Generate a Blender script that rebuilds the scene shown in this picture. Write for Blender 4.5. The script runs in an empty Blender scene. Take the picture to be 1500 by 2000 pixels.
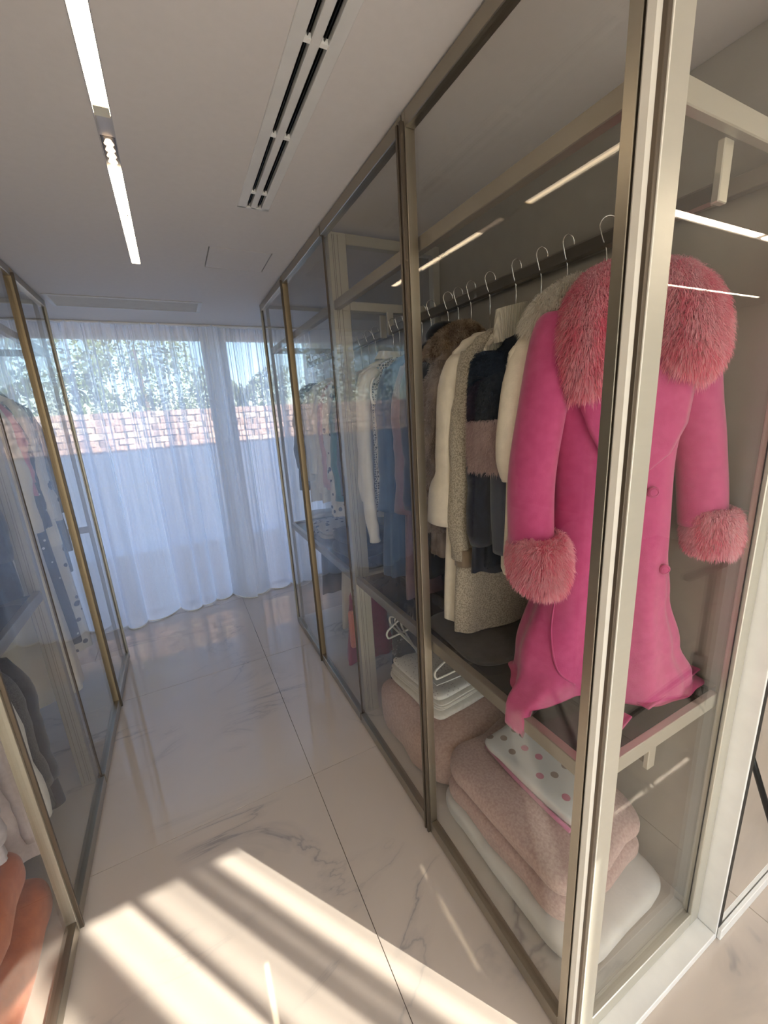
import bpy, bmesh, math, random
import numpy as np
from mathutils import Vector, Matrix
random.seed(7); rng = np.random.default_rng(11)
S = bpy.context.scene
COL = S.collection
PI = math.pi
CH = 2.6                       # ceiling height
XR, XL = 0.7087, -0.6003       # glass fronts of the two wardrobes

# ------------------------------------------------------------------ camera
cam = bpy.data.cameras.new('camera'); camo = bpy.data.objects.new('camera', cam); COL.objects.link(camo)
yaw, pitch, roll = 0.4593, -0.2465, -0.0598
fw = Vector((math.sin(yaw)*math.cos(pitch), math.cos(yaw)*math.cos(pitch), math.sin(pitch)))
r0 = Vector((math.cos(yaw), -math.sin(yaw), 0)); u0 = r0.cross(fw)
rr = math.cos(roll)*r0 + math.sin(roll)*u0; uu = -math.sin(roll)*r0 + math.cos(roll)*u0
camo.matrix_world = Matrix(((rr.x, uu.x, -fw.x, 0), (rr.y, uu.y, -fw.y, 0), (rr.z, uu.z, -fw.z, 1.7918), (0, 0, 0, 1)))
cam.sensor_fit = 'VERTICAL'; cam.sensor_height = 24.0; cam.lens = 24.0*788.17/2000
cam.clip_start = 0.02; cam.clip_end = 200
S.camera = camo

# ------------------------------------------------------------------ world, sun, exposure
W = bpy.data.worlds.new('world'); S.world = W; W.use_nodes = True
wn = W.node_tree.nodes; wl = W.node_tree.links; wn.clear()
wo = wn.new('ShaderNodeOutputWorld'); wb = wn.new('ShaderNodeBackground'); sky = wn.new('ShaderNodeTexSky')
sky.sky_type = 'NISHITA'; sky.sun_disc = False; sky.sun_elevation = math.radians(28.7); sky.sun_rotation = math.radians(145)
sky.dust_density = 0.6; sky.ozone_density = 3.0
wl.new(sky.outputs[0], wb.inputs[0]); wl.new(wb.outputs[0], wo.inputs[0]); wb.inputs[1].default_value = 0.48
sun = bpy.data.lights.new('sun', 'SUN'); suno = bpy.data.objects.new('sun', sun); COL.objects.link(suno)
sun.energy = 15.0; sun.angle = math.radians(0.35); sun.color = (1.0, 0.93, 0.82)
sd = Vector((-0.575*math.cos(math.radians(28.7)), 0.818*math.cos(math.radians(28.7)), -math.sin(math.radians(28.7))))
suno.rotation_euler = sd.to_track_quat('-Z', 'Y').to_euler()
S.view_settings.view_transform = 'Standard'; S.view_settings.look = 'None'
S.view_settings.gamma = 1.0; S.view_settings.use_curve_mapping = False
S.view_settings.exposure = 0.44
STRIP = 12.0                   # radiance of the ceiling line lights

# ------------------------------------------------------------------ helpers
class MB:
    def __init__(s): s.v = []; s.f = []; s.sm = []
    def add(s, vs, fs, smooth=False):
        o = len(s.v); s.v += [tuple(p) for p in vs]
        s.f += [tuple(i+o for i in f) for f in fs]; s.sm += [smooth]*len(fs); return s
    def box(s, a, b):
        x0, y0, z0 = [min(p, q) for p, q in zip(a, b)]; x1, y1, z1 = [max(p, q) for p, q in zip(a, b)]
        v = [(x0,y0,z0),(x1,y0,z0),(x1,y1,z0),(x0,y1,z0),(x0,y0,z1),(x1,y0,z1),(x1,y1,z1),(x0,y1,z1)]
        return s.add(v, [(0,3,2,1),(4,5,6,7),(0,1,5,4),(1,2,6,5),(2,3,7,6),(3,0,4,7)])
    def bbox(s, a, b, c=0.002):
        """box with chamfered edges"""
        lo = [min(p, q) for p, q in zip(a, b)]; hi = [max(p, q) for p, q in zip(a, b)]
        c = min(c, *[(h-l)*0.45 for l, h in zip(lo, hi)])
        bm = bmesh.new(); bmesh.ops.create_cube(bm, size=1)
        for v in bm.verts:
            v.co = Vector([lo[i] if v.co[i] < 0 else hi[i] for i in range(3)])
        bmesh.ops.bevel(bm, geom=list(bm.edges), offset=c, segments=1, affect='EDGES')
        bm.verts.index_update(); s.add([v.co[:] for v in bm.verts], [[v.index for v in f.verts] for f in bm.faces]); bm.free(); return s
    def tube(s, pts, r, n=8, ry=None, cap=True, up=(0, 0, 1)):
        P = [Vector(p) for p in pts]; m = len(P)
        R = list(r) if hasattr(r, '__len__') else [r]*m
        RY = R if ry is None else (list(ry) if hasattr(ry, '__len__') else [ry]*m)
        vs = []; prev = None
        for i in range(m):
            t = (P[min(i+1, m-1)] - P[max(i-1, 0)]).normalized()
            if prev is None:
                a = Vector(up).cross(t)
                if a.length < 1e-3: a = Vector((1, 0, 0)).cross(t)
                if a.length < 1e-3: a = Vector((0, 1, 0)).cross(t)
            else: a = prev - t*prev.dot(t)
            a.normalize(); b = t.cross(a); prev = a
            for k in range(n):
                q = 2*PI*k/n; vs.append(P[i] + a*R[i]*math.cos(q) + b*RY[i]*math.sin(q))
        fs = [(i*n+k, i*n+(k+1) % n, (i+1)*n+(k+1) % n, (i+1)*n+k) for i in range(m-1) for k in range(n)]
        if cap: fs += [tuple(range(n-1, -1, -1)), tuple((m-1)*n+k for k in range(n))]
        return s.add(vs, fs, True)
    def grid(s, fn, nu, nv, closed_u=False, smooth=True):
        vs = [fn(i/(nu if closed_u else nu-1), j/(nv-1)) for j in range(nv) for i in range(nu)]
        fs = []
        for j in range(nv-1):
            for i in range(nu if closed_u else nu-1):
                k = (i+1) % nu; fs.append((j*nu+i, j*nu+k, (j+1)*nu+k, (j+1)*nu+i))
        return s.add(vs, fs, smooth)
    def mesh(s, name):
        me = bpy.data.meshes.new(name); me.from_pydata(s.v, [], s.f); me.update()
        me.polygons.foreach_set('use_smooth', s.sm); return me
    def build(s, name, mat, parent=None, loc=None):
        o = bpy.data.objects.new(name, s.mesh(name)); COL.objects.link(o)
        if mat: o.data.materials.append(mat)
        if parent is not None:
            o.parent = parent
            # geometry is authored in world space: keep it there under a moved parent
            if loc is None: loc = (0, 0, 0); shift(o, parent)
        if loc is not None and parent is None: recenter(o, loc)
        return o
def world_loc(p):
    l = Vector((0, 0, 0))
    while p is not None: l += p.location; p = p.parent
    return l
def shift(o, parent):
    l = world_loc(parent); o.data.transform(Matrix.Translation(-l))
def recenter(o, loc):
    o.data.transform(Matrix.Translation(-Vector(loc))); o.location = loc
def tag(o, label=None, cat=None, group=None, kind=None):
    if label: o['label'] = label
    if cat: o['category'] = cat
    if group: o['group'] = group
    if kind: o['kind'] = kind
    return o
def thing(name, label, cat, loc=(0, 0, 0), group=None):
    o = bpy.data.objects.new(name, None); COL.objects.link(o); o.location = loc; o.empty_display_size = 0.05
    return tag(o, label, cat, group)
def struct(name, loc=(0, 0, 0)):
    o = bpy.data.objects.new(name, None); COL.objects.link(o); o.location = loc; o['kind'] = 'structure'; return o
def copy_tree(o, parent=None):
    c = o.copy(); COL.objects.link(c); c.parent = parent
    for ch in list(o.children): copy_tree(ch, c)
    return c
def wob(x, seed=0.0):
    return math.sin(x*1.0+seed)+0.6*math.sin(x*2.3+seed*2.1+1.3)+0.35*math.sin(x*4.9+seed*3.3+0.4)

# ------------------------------------------------------------------ materials
def newmat(name):
    m = bpy.data.materials.new(name); m.use_nodes = True; nt = m.node_tree
    b = nt.nodes['Principled BSDF']; return m, nt, b
def N(nt, t, **kw):
    n = nt.nodes.new(t)
    for k, v in kw.items():
        if k in n.inputs: n.inputs[k].default_value = v
        else: setattr(n, k, v)
    return n
def coords(nt, scale=(1, 1, 1), obj=True):
    tc = nt.nodes.new('ShaderNodeTexCoord'); mp = nt.nodes.new('ShaderNodeMapping'); mp.inputs['Scale'].default_value = scale
    nt.links.new(tc.outputs['Object' if obj else 'Generated'], mp.inputs[0]); return mp.outputs[0]
def ramp(nt, fac, stops):
    r = nt.nodes.new('ShaderNodeValToRGB'); e = r.color_ramp.elements
    while len(e) < len(stops): e.new(0.5)
    for q, (p, c) in zip(e, stops): q.position = p; q.color = (*c, 1)
    nt.links.new(fac, r.inputs[0]); return r.outputs[0]
def bump(nt, b, h, strength, dist=0.002):
    n = nt.nodes.new('ShaderNodeBump'); n.inputs['Strength'].default_value = strength; n.inputs['Distance'].default_value = dist
    nt.links.new(h, n.inputs['Height']); nt.links.new(n.outputs[0], b.inputs['Normal'])
def metal(name, col, rough=0.35, met=0.6):
    m, nt, b = newmat(name); b.inputs['Metallic'].default_value = met; b.inputs['Roughness'].default_value = rough
    n = N(nt, 'ShaderNodeTexNoise', Scale=6.0, Detail=3.0); nt.links.new(coords(nt, (1, 1, 12)), n.inputs['Vector'])
    c = ramp(nt, n.outputs[0], [(0.3, tuple(x*0.985 for x in col)), (0.7, tuple(min(1, x*1.015) for x in col))])
    nt.links.new(c, b.inputs['Base Color']); return m
def fabric(name, col, rough=0.85, col2=None, nscale=60, bstr=0.4, weave=True, sheen=0.25, lo=0.35, hi=0.65, transl=0):
    m, nt, b = newmat(name); b.inputs['Roughness'].default_value = rough
    b.inputs['Sheen Weight'].default_value = sheen; b.inputs['Specular IOR Level'].default_value = 0.2
    v = coords(nt); n = N(nt, 'ShaderNodeTexNoise', Scale=float(nscale), Detail=4.0); nt.links.new(v, n.inputs['Vector'])
    c2 = col2 or tuple(min(1, x*1.12) for x in col)
    nt.links.new(ramp(nt, n.outputs[0], [(lo, col), (hi, c2)]), b.inputs['Base Color'])
    n2 = N(nt, 'ShaderNodeTexNoise', Scale=float(nscale*6), Detail=2.0); nt.links.new(v, n2.inputs['Vector'])
    bump(nt, b, n2.outputs[0], bstr, 0.0015); return m
def knit(name, col, scale=120, bstr=0.8):
    m, nt, b = newmat(name); b.inputs['Roughness'].default_value = 0.9; b.inputs['Base Color'].default_value = (*col, 1)
    w = N(nt, 'ShaderNodeTexWave', Scale=float(scale), Distortion=1.5); w.bands_direction = 'X'; nt.links.new(coords(nt), w.inputs['Vector'])
    nt.links.new(ramp(nt, w.outputs[1], [(0.1, tuple(x*0.8 for x in col)), (0.7, col)]), b.inputs['Base Color'])
    bump(nt, b, w.outputs[1], bstr, 0.004); return m
def spots(name, base, dots, scale, thr, rough=0.8, rand=1.0):
    m, nt, b = newmat(name); b.inputs['Roughness'].default_value = rough
    vo = N(nt, 'ShaderNodeTexVoronoi', Scale=float(scale), Randomness=rand); nt.links.new(coords(nt), vo.inputs['Vector'])
    nt.links.new(ramp(nt, vo.outputs['Distance'], [(thr, dots), (thr+0.03, base)]), b.inputs['Base Color']); return m
def lace(name, base, line):
    m, nt, b = newmat(name); b.inputs['Roughness'].default_value = 0.8
    vo = N(nt, 'ShaderNodeTexVoronoi', Scale=85.0, Randomness=0.35, feature='DISTANCE_TO_EDGE'); nt.links.new(coords(nt), vo.inputs['Vector'])
    nt.links.new(ramp(nt, vo.outputs['Distance'], [(0.08, line), (0.16, base)]), b.inputs['Base Color']); return m
def pane_mat(name, tint, ior=1.5, rough=0.0, refl=0.62):
    m = bpy.data.materials.new(name); m.use_nodes = True; nt = m.node_tree; nt.nodes.clear()
    o = nt.nodes.new('ShaderNodeOutputMaterial'); mx = nt.nodes.new('ShaderNodeMixShader')
    t = nt.nodes.new('ShaderNodeBsdfTransparent'); t.inputs[0].default_value = (*tint, 1)
    g = nt.nodes.new('ShaderNodeBsdfGlossy'); g.inputs['Roughness'].default_value = rough; g.inputs[0].default_value = (0.95, 0.95, 0.95, 1)
    lw = nt.nodes.new('ShaderNodeLayerWeight'); lw.inputs[0].default_value = 0.5      # Schlick reflectance, the same from both faces
    p5 = nt.nodes.new('ShaderNodeMath'); p5.operation = 'POWER'; p5.inputs[1].default_value = 5.0
    r_ = ((ior-1)/(ior+1))**2; ma = nt.nodes.new('ShaderNodeMath'); ma.operation = 'MULTIPLY_ADD'; ma.inputs[1].default_value = refl*(1-r_); ma.inputs[2].default_value = refl*r_
    nt.links.new(lw.outputs['Facing'], p5.inputs[0]); nt.links.new(p5.outputs[0], ma.inputs[0]); nt.links.new(ma.outputs[0], mx.inputs[0]); nt.links.new(t.outputs[0], mx.inputs[1]); nt.links.new(g.outputs[0], mx.inputs[2])
    nt.links.new(mx.outputs[0], o.inputs[0]); return m
def sheer(name, col, opac, edge=0.5, stripe=0):
    """sheer curtain: woven yarn (diffuse + translucent) with open gaps; seen edge-on the gaps close"""
    m = bpy.data.materials.new(name); m.use_nodes = True; nt = m.node_tree; nt.nodes.clear()
    o = nt.nodes.new('ShaderNodeOutputMaterial'); mx = nt.nodes.new('ShaderNodeMixShader'); my = nt.nodes.new('ShaderNodeMixShader')
    t = nt.nodes.new('ShaderNodeBsdfTransparent'); d = nt.nodes.new('ShaderNodeBsdfDiffuse'); l = nt.nodes.new('ShaderNodeBsdfTranslucent')
    d.inputs[0].default_value = (*col, 1); l.inputs[0].default_value = (*col, 1)
    lw = nt.nodes.new('ShaderNodeLayerWeight'); lw.inputs[0].default_value = edge
    mr = nt.nodes.new('ShaderNodeMapRange'); mr.inputs['To Min'].default_value = opac; mr.inputs['To Max'].default_value = 0.98
    wv = N(nt, 'ShaderNodeTexNoise', Scale=150.0, Detail=1.0); nt.links.new(coords(nt, (1, 1, 0.35)), wv.inputs['Vector'])
    ad = nt.nodes.new('ShaderNodeMath'); ad.operation = 'MULTIPLY_ADD'; ad.inputs[1].default_value = 0.08; ad.inputs[2].default_value = -0.04
    nt.links.new(wv.outputs[0], ad.inputs[0]); sm = nt.nodes.new('ShaderNodeMath'); sm.operation = 'ADD'; sm.use_clamp = True
    if stripe:      # opacity bands added to throw broad light stripes on the floor
        ns = N(nt, 'ShaderNodeTexNoise', Scale=9.0, Detail=1.5, Roughness=.4); nt.links.new(coords(nt, (1, 0, 0)), ns.inputs['Vector'])
        sr = nt.nodes.new('ShaderNodeMapRange'); sr.interpolation_type = 'SMOOTHSTEP'; sr.inputs['From Min'].default_value = .40; sr.inputs['From Max'].default_value = .62
        sr.inputs['To Min'].default_value = -.05; sr.inputs['To Max'].default_value = stripe; nt.links.new(ns.outputs[0], sr.inputs['Value'])
        a2 = nt.nodes.new('ShaderNodeMath'); a2.operation = 'ADD'; nt.links.new(ad.outputs[0], a2.inputs[0]); nt.links.new(sr.outputs[0], a2.inputs[1]); ad = a2
    nt.links.new(lw.outputs['Facing'], mr.inputs['Value']); nt.links.new(mr.outputs[0], sm.inputs[0]); nt.links.new(ad.outputs[0], sm.inputs[1])
    my.inputs[0].default_value = 0.6; nt.links.new(d.outputs[0], my.inputs[1]); nt.links.new(l.outputs[0], my.inputs[2])
    nt.links.new(sm.outputs[0], mx.inputs[0]); nt.links.new(t.outputs[0], mx.inputs[1]); nt.links.new(my.outputs[0], mx.inputs[2])
    nt.links.new(mx.outputs[0], o.inputs[0]); return m
def emit(name, col, s):
    m = bpy.data.materials.new(name); m.use_nodes = True; nt = m.node_tree; nt.nodes.clear()
    o = nt.nodes.new('ShaderNodeOutputMaterial'); e = nt.nodes.new('ShaderNodeEmission')
    e.inputs[0].default_value = (*col, 1); e.inputs[1].default_value = s; nt.links.new(e.outputs[0], o.inputs[0]); return m
def plaster(name, col, scale=40, strength=0.15):
    m, nt, b = newmat(name); b.inputs['Roughness'].default_value = 0.85
    n = N(nt, 'ShaderNodeTexNoise', Scale=float(scale), Detail=5.0); nt.links.new(coords(nt), n.inputs['Vector'])
    nt.links.new(ramp(nt, n.outputs[0], [(0.3, tuple(x*0.97 for x in col)), (0.7, col)]), b.inputs['Base Color'])
    bump(nt, b, n.outputs[0], strength, 0.003); return m
def plain(name, col, rough=0.5, met=0.0, spec=0.5):
    m, nt, b = newmat(name); b.inputs['Metallic'].default_value = met; b.inputs['Roughness'].default_value = rough
    b.inputs['Specular IOR Level'].default_value = spec
    n = N(nt, 'ShaderNodeTexNoise', Scale=14.0, Detail=3.0); nt.links.new(coords(nt), n.inputs['Vector'])
    nt.links.new(ramp(nt, n.outputs[0], [(0.3, tuple(x*0.93 for x in col)), (0.7, col)]), b.inputs['Base Color']); return m
def marble(name, base=(0.64, 0.555, 0.485)):
    m, nt, b = newmat(name); b.inputs['Roughness'].default_value = 0.035; b.inputs['Specular IOR Level'].default_value = 0.72
    tc = nt.nodes.new('ShaderNodeNewGeometry')
    mp = nt.nodes.new('ShaderNodeMapping'); mp.inputs['Rotation'].default_value = (0, 0, 0.55); mp.inputs['Scale'].default_value = (1.0, 2.2, 1)
    nt.links.new(tc.outputs['Position'], mp.inputs[0])
    n1 = N(nt, 'ShaderNodeTexNoise', Scale=0.9, Detail=6.0, Roughness=0.55, Distortion=0.9); nt.links.new(mp.outputs[0], n1.inputs['Vector'])
    a = nt.nodes.new('ShaderNodeMath'); a.operation = 'SUBTRACT'; a.inputs[1].default_value = 0.5; nt.links.new(n1.outputs[0], a.inputs[0])
    ab = nt.nodes.new('ShaderNodeMath'); ab.operation = 'ABSOLUTE'; nt.links.new(a.outputs[0], ab.inputs[0])
    vein = ramp(nt, ab.outputs[0], [(0.0, (1, 1, 1)), (0.010, (0.32, 0.32, 0.32)), (0.05, (0, 0, 0))])
    n2 = N(nt, 'ShaderNodeTexNoise', Scale=1.1, Detail=2.0); nt.links.new(tc.outputs['Position'], n2.inputs['Vector'])
    patch = ramp(nt, n2.outputs[0], [(0.47, (0, 0, 0)), (0.58, (1, 1, 1))])
    mu = nt.nodes.new('ShaderNodeMath'); mu.operation = 'MULTIPLY'; nt.links.new(vein, mu.inputs[0]); nt.links.new(patch, mu.inputs[1])
    n3 = N(nt, 'ShaderNodeTexNoise', Scale=2.2, Detail=4.0); nt.links.new(tc.outputs['Position'], n3.inputs['Vector'])
    bc = ramp(nt, n3.outputs[0], [(0.3, tuple(x*0.95 for x in base)), (0.7, base)])
    mx = nt.nodes.new('ShaderNodeMix'); mx.data_type = 'RGBA'; mx.inputs[7].default_value = (0.37, 0.335, 0.32, 1)
    nt.links.new(mu.outputs[0], mx.inputs[0]); nt.links.new(bc, mx.inputs[6]); nt.links.new(mx.outputs[2], b.inputs['Base Color'])
    return m
def furmat(name, col, col2, transl=0.35):
    m = bpy.data.materials.new(name); m.use_nodes = True; nt = m.node_tree; nt.nodes.clear()
    o = nt.nodes.new('ShaderNodeOutputMaterial'); mx = nt.nodes.new('ShaderNodeMixShader')
    d = nt.nodes.new('ShaderNodeBsdfDiffuse'); t = nt.nodes.new('ShaderNodeBsdfTranslucent')
    n = N(nt, 'ShaderNodeTexNoise', Scale=28.0, Detail=3.0); nt.links.new(coords(nt, (1, 1, 0.4)), n.inputs['Vector'])
    at = nt.nodes.new('ShaderNodeAttribute'); at.attribute_name = 'tone'
    ad = nt.nodes.new('ShaderNodeMath'); ad.operation = 'MULTIPLY_ADD'; ad.inputs[1].default_value = 0.35
    nt.links.new(at.outputs['Fac'], ad.inputs[0]); nt.links.new(n.outputs[0], ad.inputs[2])
    c = ramp(nt, ad.outputs[0], [(0.42, col), (0.78, col2)])
    nt.links.new(c, d.inputs[0]); nt.links.new(c, t.inputs[0]); mx.inputs[0].default_value = transl
    nt.links.new(d.outputs[0], mx.inputs[1]); nt.links.new(t.outputs[0], mx.inputs[2]); nt.links.new(mx.outputs[0], o.inputs[0]); return m

M = dict(
    marble=marble('marble_cream'), marble_in=marble('marble_wardrobe_floor', (0.72, 0.67, 0.61)),
    ceiling=plaster('ceiling_plaster', (0.66, 0.625, 0.61)), wall=plaster('wall_plaster', (0.78, 0.76, 0.73)),
    cham=metal('champagne_metal', (0.56, 0.54, 0.47), 0.36, 0.55), door=metal('champagne_metal_shaded', (0.36, 0.325, 0.265), 0.32, 0.85), bronze=metal('bronze_edge', (0.13, 0.105, 0.08), 0.4, 0.6),  # door: same champagne metal, aisle-side shade put into a darker colour
    gold=metal('tan_gold_edge', (0.42, 0.335, 0.215), 0.4, 0.5), gasket=plain('ivory_gasket', (0.80, 0.77, 0.70), 0.45),
    dark=plain('dark_gap', (0.012, 0.011, 0.010), 0.6), rod=metal('dark_bronze_rod', (0.20, 0.18, 0.155), 0.35, 0.7),
    chrome=metal('chrome_wire', (0.75, 0.74, 0.72), 0.15, 1.0), pane=pane_mat('smoked_glass', (0.962, 0.958, 0.945)),
    shelfglass=pane_mat('dark_shelf_glass', (0.42, 0.40, 0.385)), clear=pane_mat('window_glass', (0.97, 0.98, 0.98)),
    back=plain('taupe_lacquer_back_panel', (0.40, 0.375, 0.325), 0.20, 0.0, 0.55), white=plain('white_plastic', (0.85, 0.84, 0.80), 0.35),
    whitepaint=plain('white_paint', (0.86, 0.85, 0.82), 0.4), mirror=plain('mirror_silver', (0.92, 0.93, 0.92), 0.0, 1.0),
    strip=emit('warm_diffuser', (1.0, 0.78, 0.52), STRIP), lens=emit('warm_spot_lens', (1.0, 0.72, 0.50), 2.2),
    strip2=emit('bright_diffuser', (1.0, 0.84, 0.64), STRIP*3.2),
    channel=metal('grey_channel', (0.42, 0.40, 0.39), 0.4, 0.3), black=plain('black_metal', (0.012, 0.012, 0.012), 0.35),
    blackbox=plain('vent_interior_joint_shade', (0.004, 0.004, 0.004), 0.9, 0, 0.0), sheer=sheer('sheer_linen', (0.87, 0.91, 0.98), 0.64, 0.74),
    sheer2=sheer('sheer_linen_rear', (0.88, 0.86, 0.82), 0.10, 0.75, 0.75), hem=fabric('curtain_hem', (0.78, 0.76, 0.72)),
    winframe=plain('white_window_frame', (0.55, 0.56, 0.58), 0.4),
)

# ------------------------------------------------------------------ room shell
# floor: 1.2 m marble slabs with recessed joints
fl = struct('floor')
MB().box((-3.4, -2.2, -0.06), (5.6, 6.6, -0.0125)).build('joint_bed', plain('grout', (0.42, 0.38, 0.34), 0.8), fl)
G = 0.0011
for i in range(-3, 4):
    for j in range(-3, 3):
        x0, y0 = 0.35+1.2*i, 1.71+1.2*j
        if x0 > 5.4: continue
        MB().bbox((x0+G, max(y0, -2.0)+G, -0.012), (x0+1.2-G, min(y0+1.2, 4.35)-G, 0), 0.0008).build('tile', M['marble'], fl)
for j in range(-3, 0):
    MB().bbox((5.15+G, max(1.71+1.2*j, -2.0)+G, -0.012), (5.4, 1.71+1.2*(j+1)-G, 0), 0.0008).build('tile', M['marble'], fl)

# ceiling with real openings for the line light, the slot diffuser, the return grille and the hatch joint
def plate_with_holes(name, x0, x1, y0, y1, z, holes, mat, th=0.02):
    xs = sorted(set([x0, x1]+[h[k] for h in holes for k in (0, 1)])); ys = sorted(set([y0, y1]+[h[k] for h in holes for k in (2, 3)]))
    mb = MB()
    for a, b in zip(xs, xs[1:]):
        for c, d in zip(ys, ys[1:]):
            mx_, my_ = (a+b)/2, (c+d)/2
            if any(h[0] < mx_ < h[1] and h[2] < my_ < h[3] for h in holes): continue
            mb.add([(a, c, z), (b, c, z), (b, d, z), (a, d, z)], [(0, 3, 2, 1)])
    for h in holes:
        a, b, c, d, zd = h; zt = z+zd
        mb.add([(a,c,z),(b,c,z),(b,d,z),(a,d,z),(a,c,zt),(b,c,zt),(b,d,zt),(a,d,zt)], [(0,1,5,4),(1,2,6,5),(2,3,7,6),(3,0,4,7),(4,5,6,7)])
    return mb.build(name, mat)
LX0, LX1 = -0.055, -0.012
holes = [(LX0, LX1, -1.7, 2.645, 0.05), (0.392, 0.454, -1.5, 1.858, 0.09), (-0.56, 0.30, 3.35, 3.60, 0.08)]
hx0, hx1, hy0, hy1 = 0.29, 0.595, 2.305, 2.60
JW = .005
for a in ((hx0, hx1, hy0, hy1, .03),):
    holes.append(a)
holes += [(1.8, 3.6, -0.375, -0.330, 0.05), (2.9, 5.0, -1.13, -1.10, 0.05)]
ceil = plate_with_holes('ceiling', -1.3, 5.4, -2.0, 4.45, CH, holes, M['ceiling']); ceil['kind'] = 'structure'
MB().box((-1.5, -2.2, CH+0.1), (5.6, 4.6, CH+0.16)).build('slab', M['wall'], ceil)

def wallbox(name, boxes, mat=None):
    mb = MB()
    for a, b in boxes: mb.box(a, b)
    o = mb.build(name, mat or M['wall']); o['kind'] = 'structure'; return o
wallbox('wall_left', [((-1.42, -2.2, 0), (-1.3, 4.5, CH+.1))])
wallbox('wall_right', [((1.36, 0.42, 0), (1.5, 4.5, CH+.1))])
wallbox('wall_mirror_side', [((1.5, 0.415, 0), (5.4, 0.5, CH+.1))])
wallbox('wall_room_end', [((5.4, -2.2, 0), (5.5, 0.5, CH+.1))])
# far wall round the full-width window, with the post between its two panes
wallbox('wall_far', [((-1.42, 4.25, 2.545), (1.5, 4.40, CH+.1)), ((0.385, 4.25, 0.03), (0.535, 4.40, 2.545)), ((-1.42, 4.25, 0), (-1.22, 4.4, 2.545)), ((1.40, 4.25, 0), (1.5, 4.4, 2.545))])
# rear wall round the sunny window behind the camera
RW0, RW1, RH = -1.0, 2.59, 2.43
wallbox('wall_rear', [((-1.42, -2.1, RH), (5.5, -1.98, CH+.1)), ((RW1, -2.1, 0), (5.5, -1.98, RH)), ((-1.42, -2.1, 0), (RW0, -1.98, RH))])

def window(name, x0, x1, y0, z0, z1):
    w = struct(name, (x0, y0, z0))
    mb = MB(); f = 0.035; d = 0.05
    mb.bbox((x0, y0, z0), (x1, y0+d, z0+f)); mb.bbox((x0, y0, z1-f), (x1, y0+d, z1)); mb.bbox((x0, y0, z0+f), (x0+f, y0+d, z1-f)); mb.bbox((x1-f, y0, z0+f), (x1, y0+d, z1-f))
    mb.build('window_frame', M['winframe'], w)
    MB().box((x0+f, y0+.02, z0+f), (x1-f, y0+.026, z1-f)).build('pane', M['clear'], w)
window('window_1', -1.22, 0.385, 4.30, 0.0, 2.545); window('window_2', 0.535, 1.40, 4.30, 0.0, 2.545)
window('window_3', RW0, RW1, -2.07, 0.0, RH)

# ------------------------------------------------------------------ ceiling fittings
def line_light(label, x0, x1, y0, y1, segs, gaps, mat, alongx=False):
    t = thing('line_light', label, 'light', ((x0+x1)/2, (y0+y1)/2, CH))
    mb = MB(); w = 0.0022
    if not alongx:
        mb.box((x0, y0, CH-.001), (x0+w, y1, CH+.045)); mb.box((x1-w, y0, CH-.001), (x1, y1, CH+.045))
    else:
        mb.box((x0, y0, CH-.001), (x1, y0+w, CH+.045)); mb.box((x0, y1-w, CH-.001), (x1, y1, CH+.045))
    mb.build('channel', M['channel'], t)
    for a, b in segs:
        if not alongx: MB().box((x0+w, a, CH+.004), (x1-w, b, CH+.010)).build('diffuser', mat, t)
        else: MB().box((a, y0+w, CH+.004), (b, y1-w, CH+.010)).build('diffuser', mat, t)
    for a, b, kind in gaps:
        c = MB().box((x0+w, a, CH+.012), (x1-w, b, CH+.016)).build('blank_cover' if kind == 'blank' else 'spot_module', M['channel'] if kind == 'blank' else M['black'], t)
        if kind == 'spots':
            for k in range(5):
                y = a+(k+.5)*(b-a)/5
                MB().tube([(x0+.0215, y, CH+.002), (x0+.0215, y, CH+.0115)], [0.0135, 0.008], 12).build('lens', M['lens'], c)
    return t
t = line_light('long recessed line light over the aisle with five-lens module and loose cable', LX0, LX1, -1.7, 2.645,
           [(-1.7, 1.49), (1.765, 2.643)], [(1.492, 1.60, 'blank'), (1.602, 1.762, 'spots')], M['strip'])
mb = MB(); mb.tube([(-.05, 2.06, CH+.003), (-.038, 2.09, CH-.012), (-.026, 2.07, CH-.014), (-.02, 2.02, CH+.003)], 0.0012, 6)
mb.tube([(-.046, 2.02, CH+.003), (-.035, 2.055, CH-.016), (-.022, 2.09, CH+.003)], 0.0012, 6); mb.build('loose_cable', M['black'], t)
MB().box((LX0+.003, 1.45, CH-.001), (LX1-.003, 1.49, CH+.003)).build('end_clip', metal('brass_clip', (.75, .6, .35), .3, .6), t)
line_light('line light across the room behind the photographer, mirrored in the end pane', 1.8, 3.6, -0.375, -0.330, [(2.02, 3.05), (3.12, 3.6)], [], M['strip2'], True)
line_light('thinner line light farther back across the room, mirrored as a fine bright line', 2.9, 5.0, -1.13, -1.10, [(2.9, 4.1), (4.15, 5.0)], [], M['strip2'], True)

t = thing('slot_diffuser', 'long white two-slot air diffuser in the ceiling above the right wardrobe front', 'vent', (.422, .2, CH))
mb = MB(); z0 = CH-.004
for a, b in ((.362, .395), (.411, .433), (.452, .483)): mb.bbox((a, -1.5, z0), (b, 1.862, CH+.012), .0015)
mb.bbox((.362, 1.855, z0), (.483, 1.868, CH+.002), .001); mb.build('frame', plain('vent_white', (.70, .69, .68), .5), t)
for a, b in ((.395, .411), (.433, .452)):
    for y in (-.95, -.6, -.25, .1, .42, .74, 1.06, 1.404, 1.745):
        MB().box((a, y-.006, CH-.002), (b, y+.006, CH+.01)).build('bridge', M['whitepaint'], t)
    MB().box((a, -1.5, CH+.012), (b, 1.855, CH+.016)).build('slot_interior', M['blackbox'], t)
    MB().box(((a+b)/2-.001, -1.5, CH+.003), ((a+b)/2+.001, 1.855, CH+.0115)).build('blade', M['black'], t)

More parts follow.
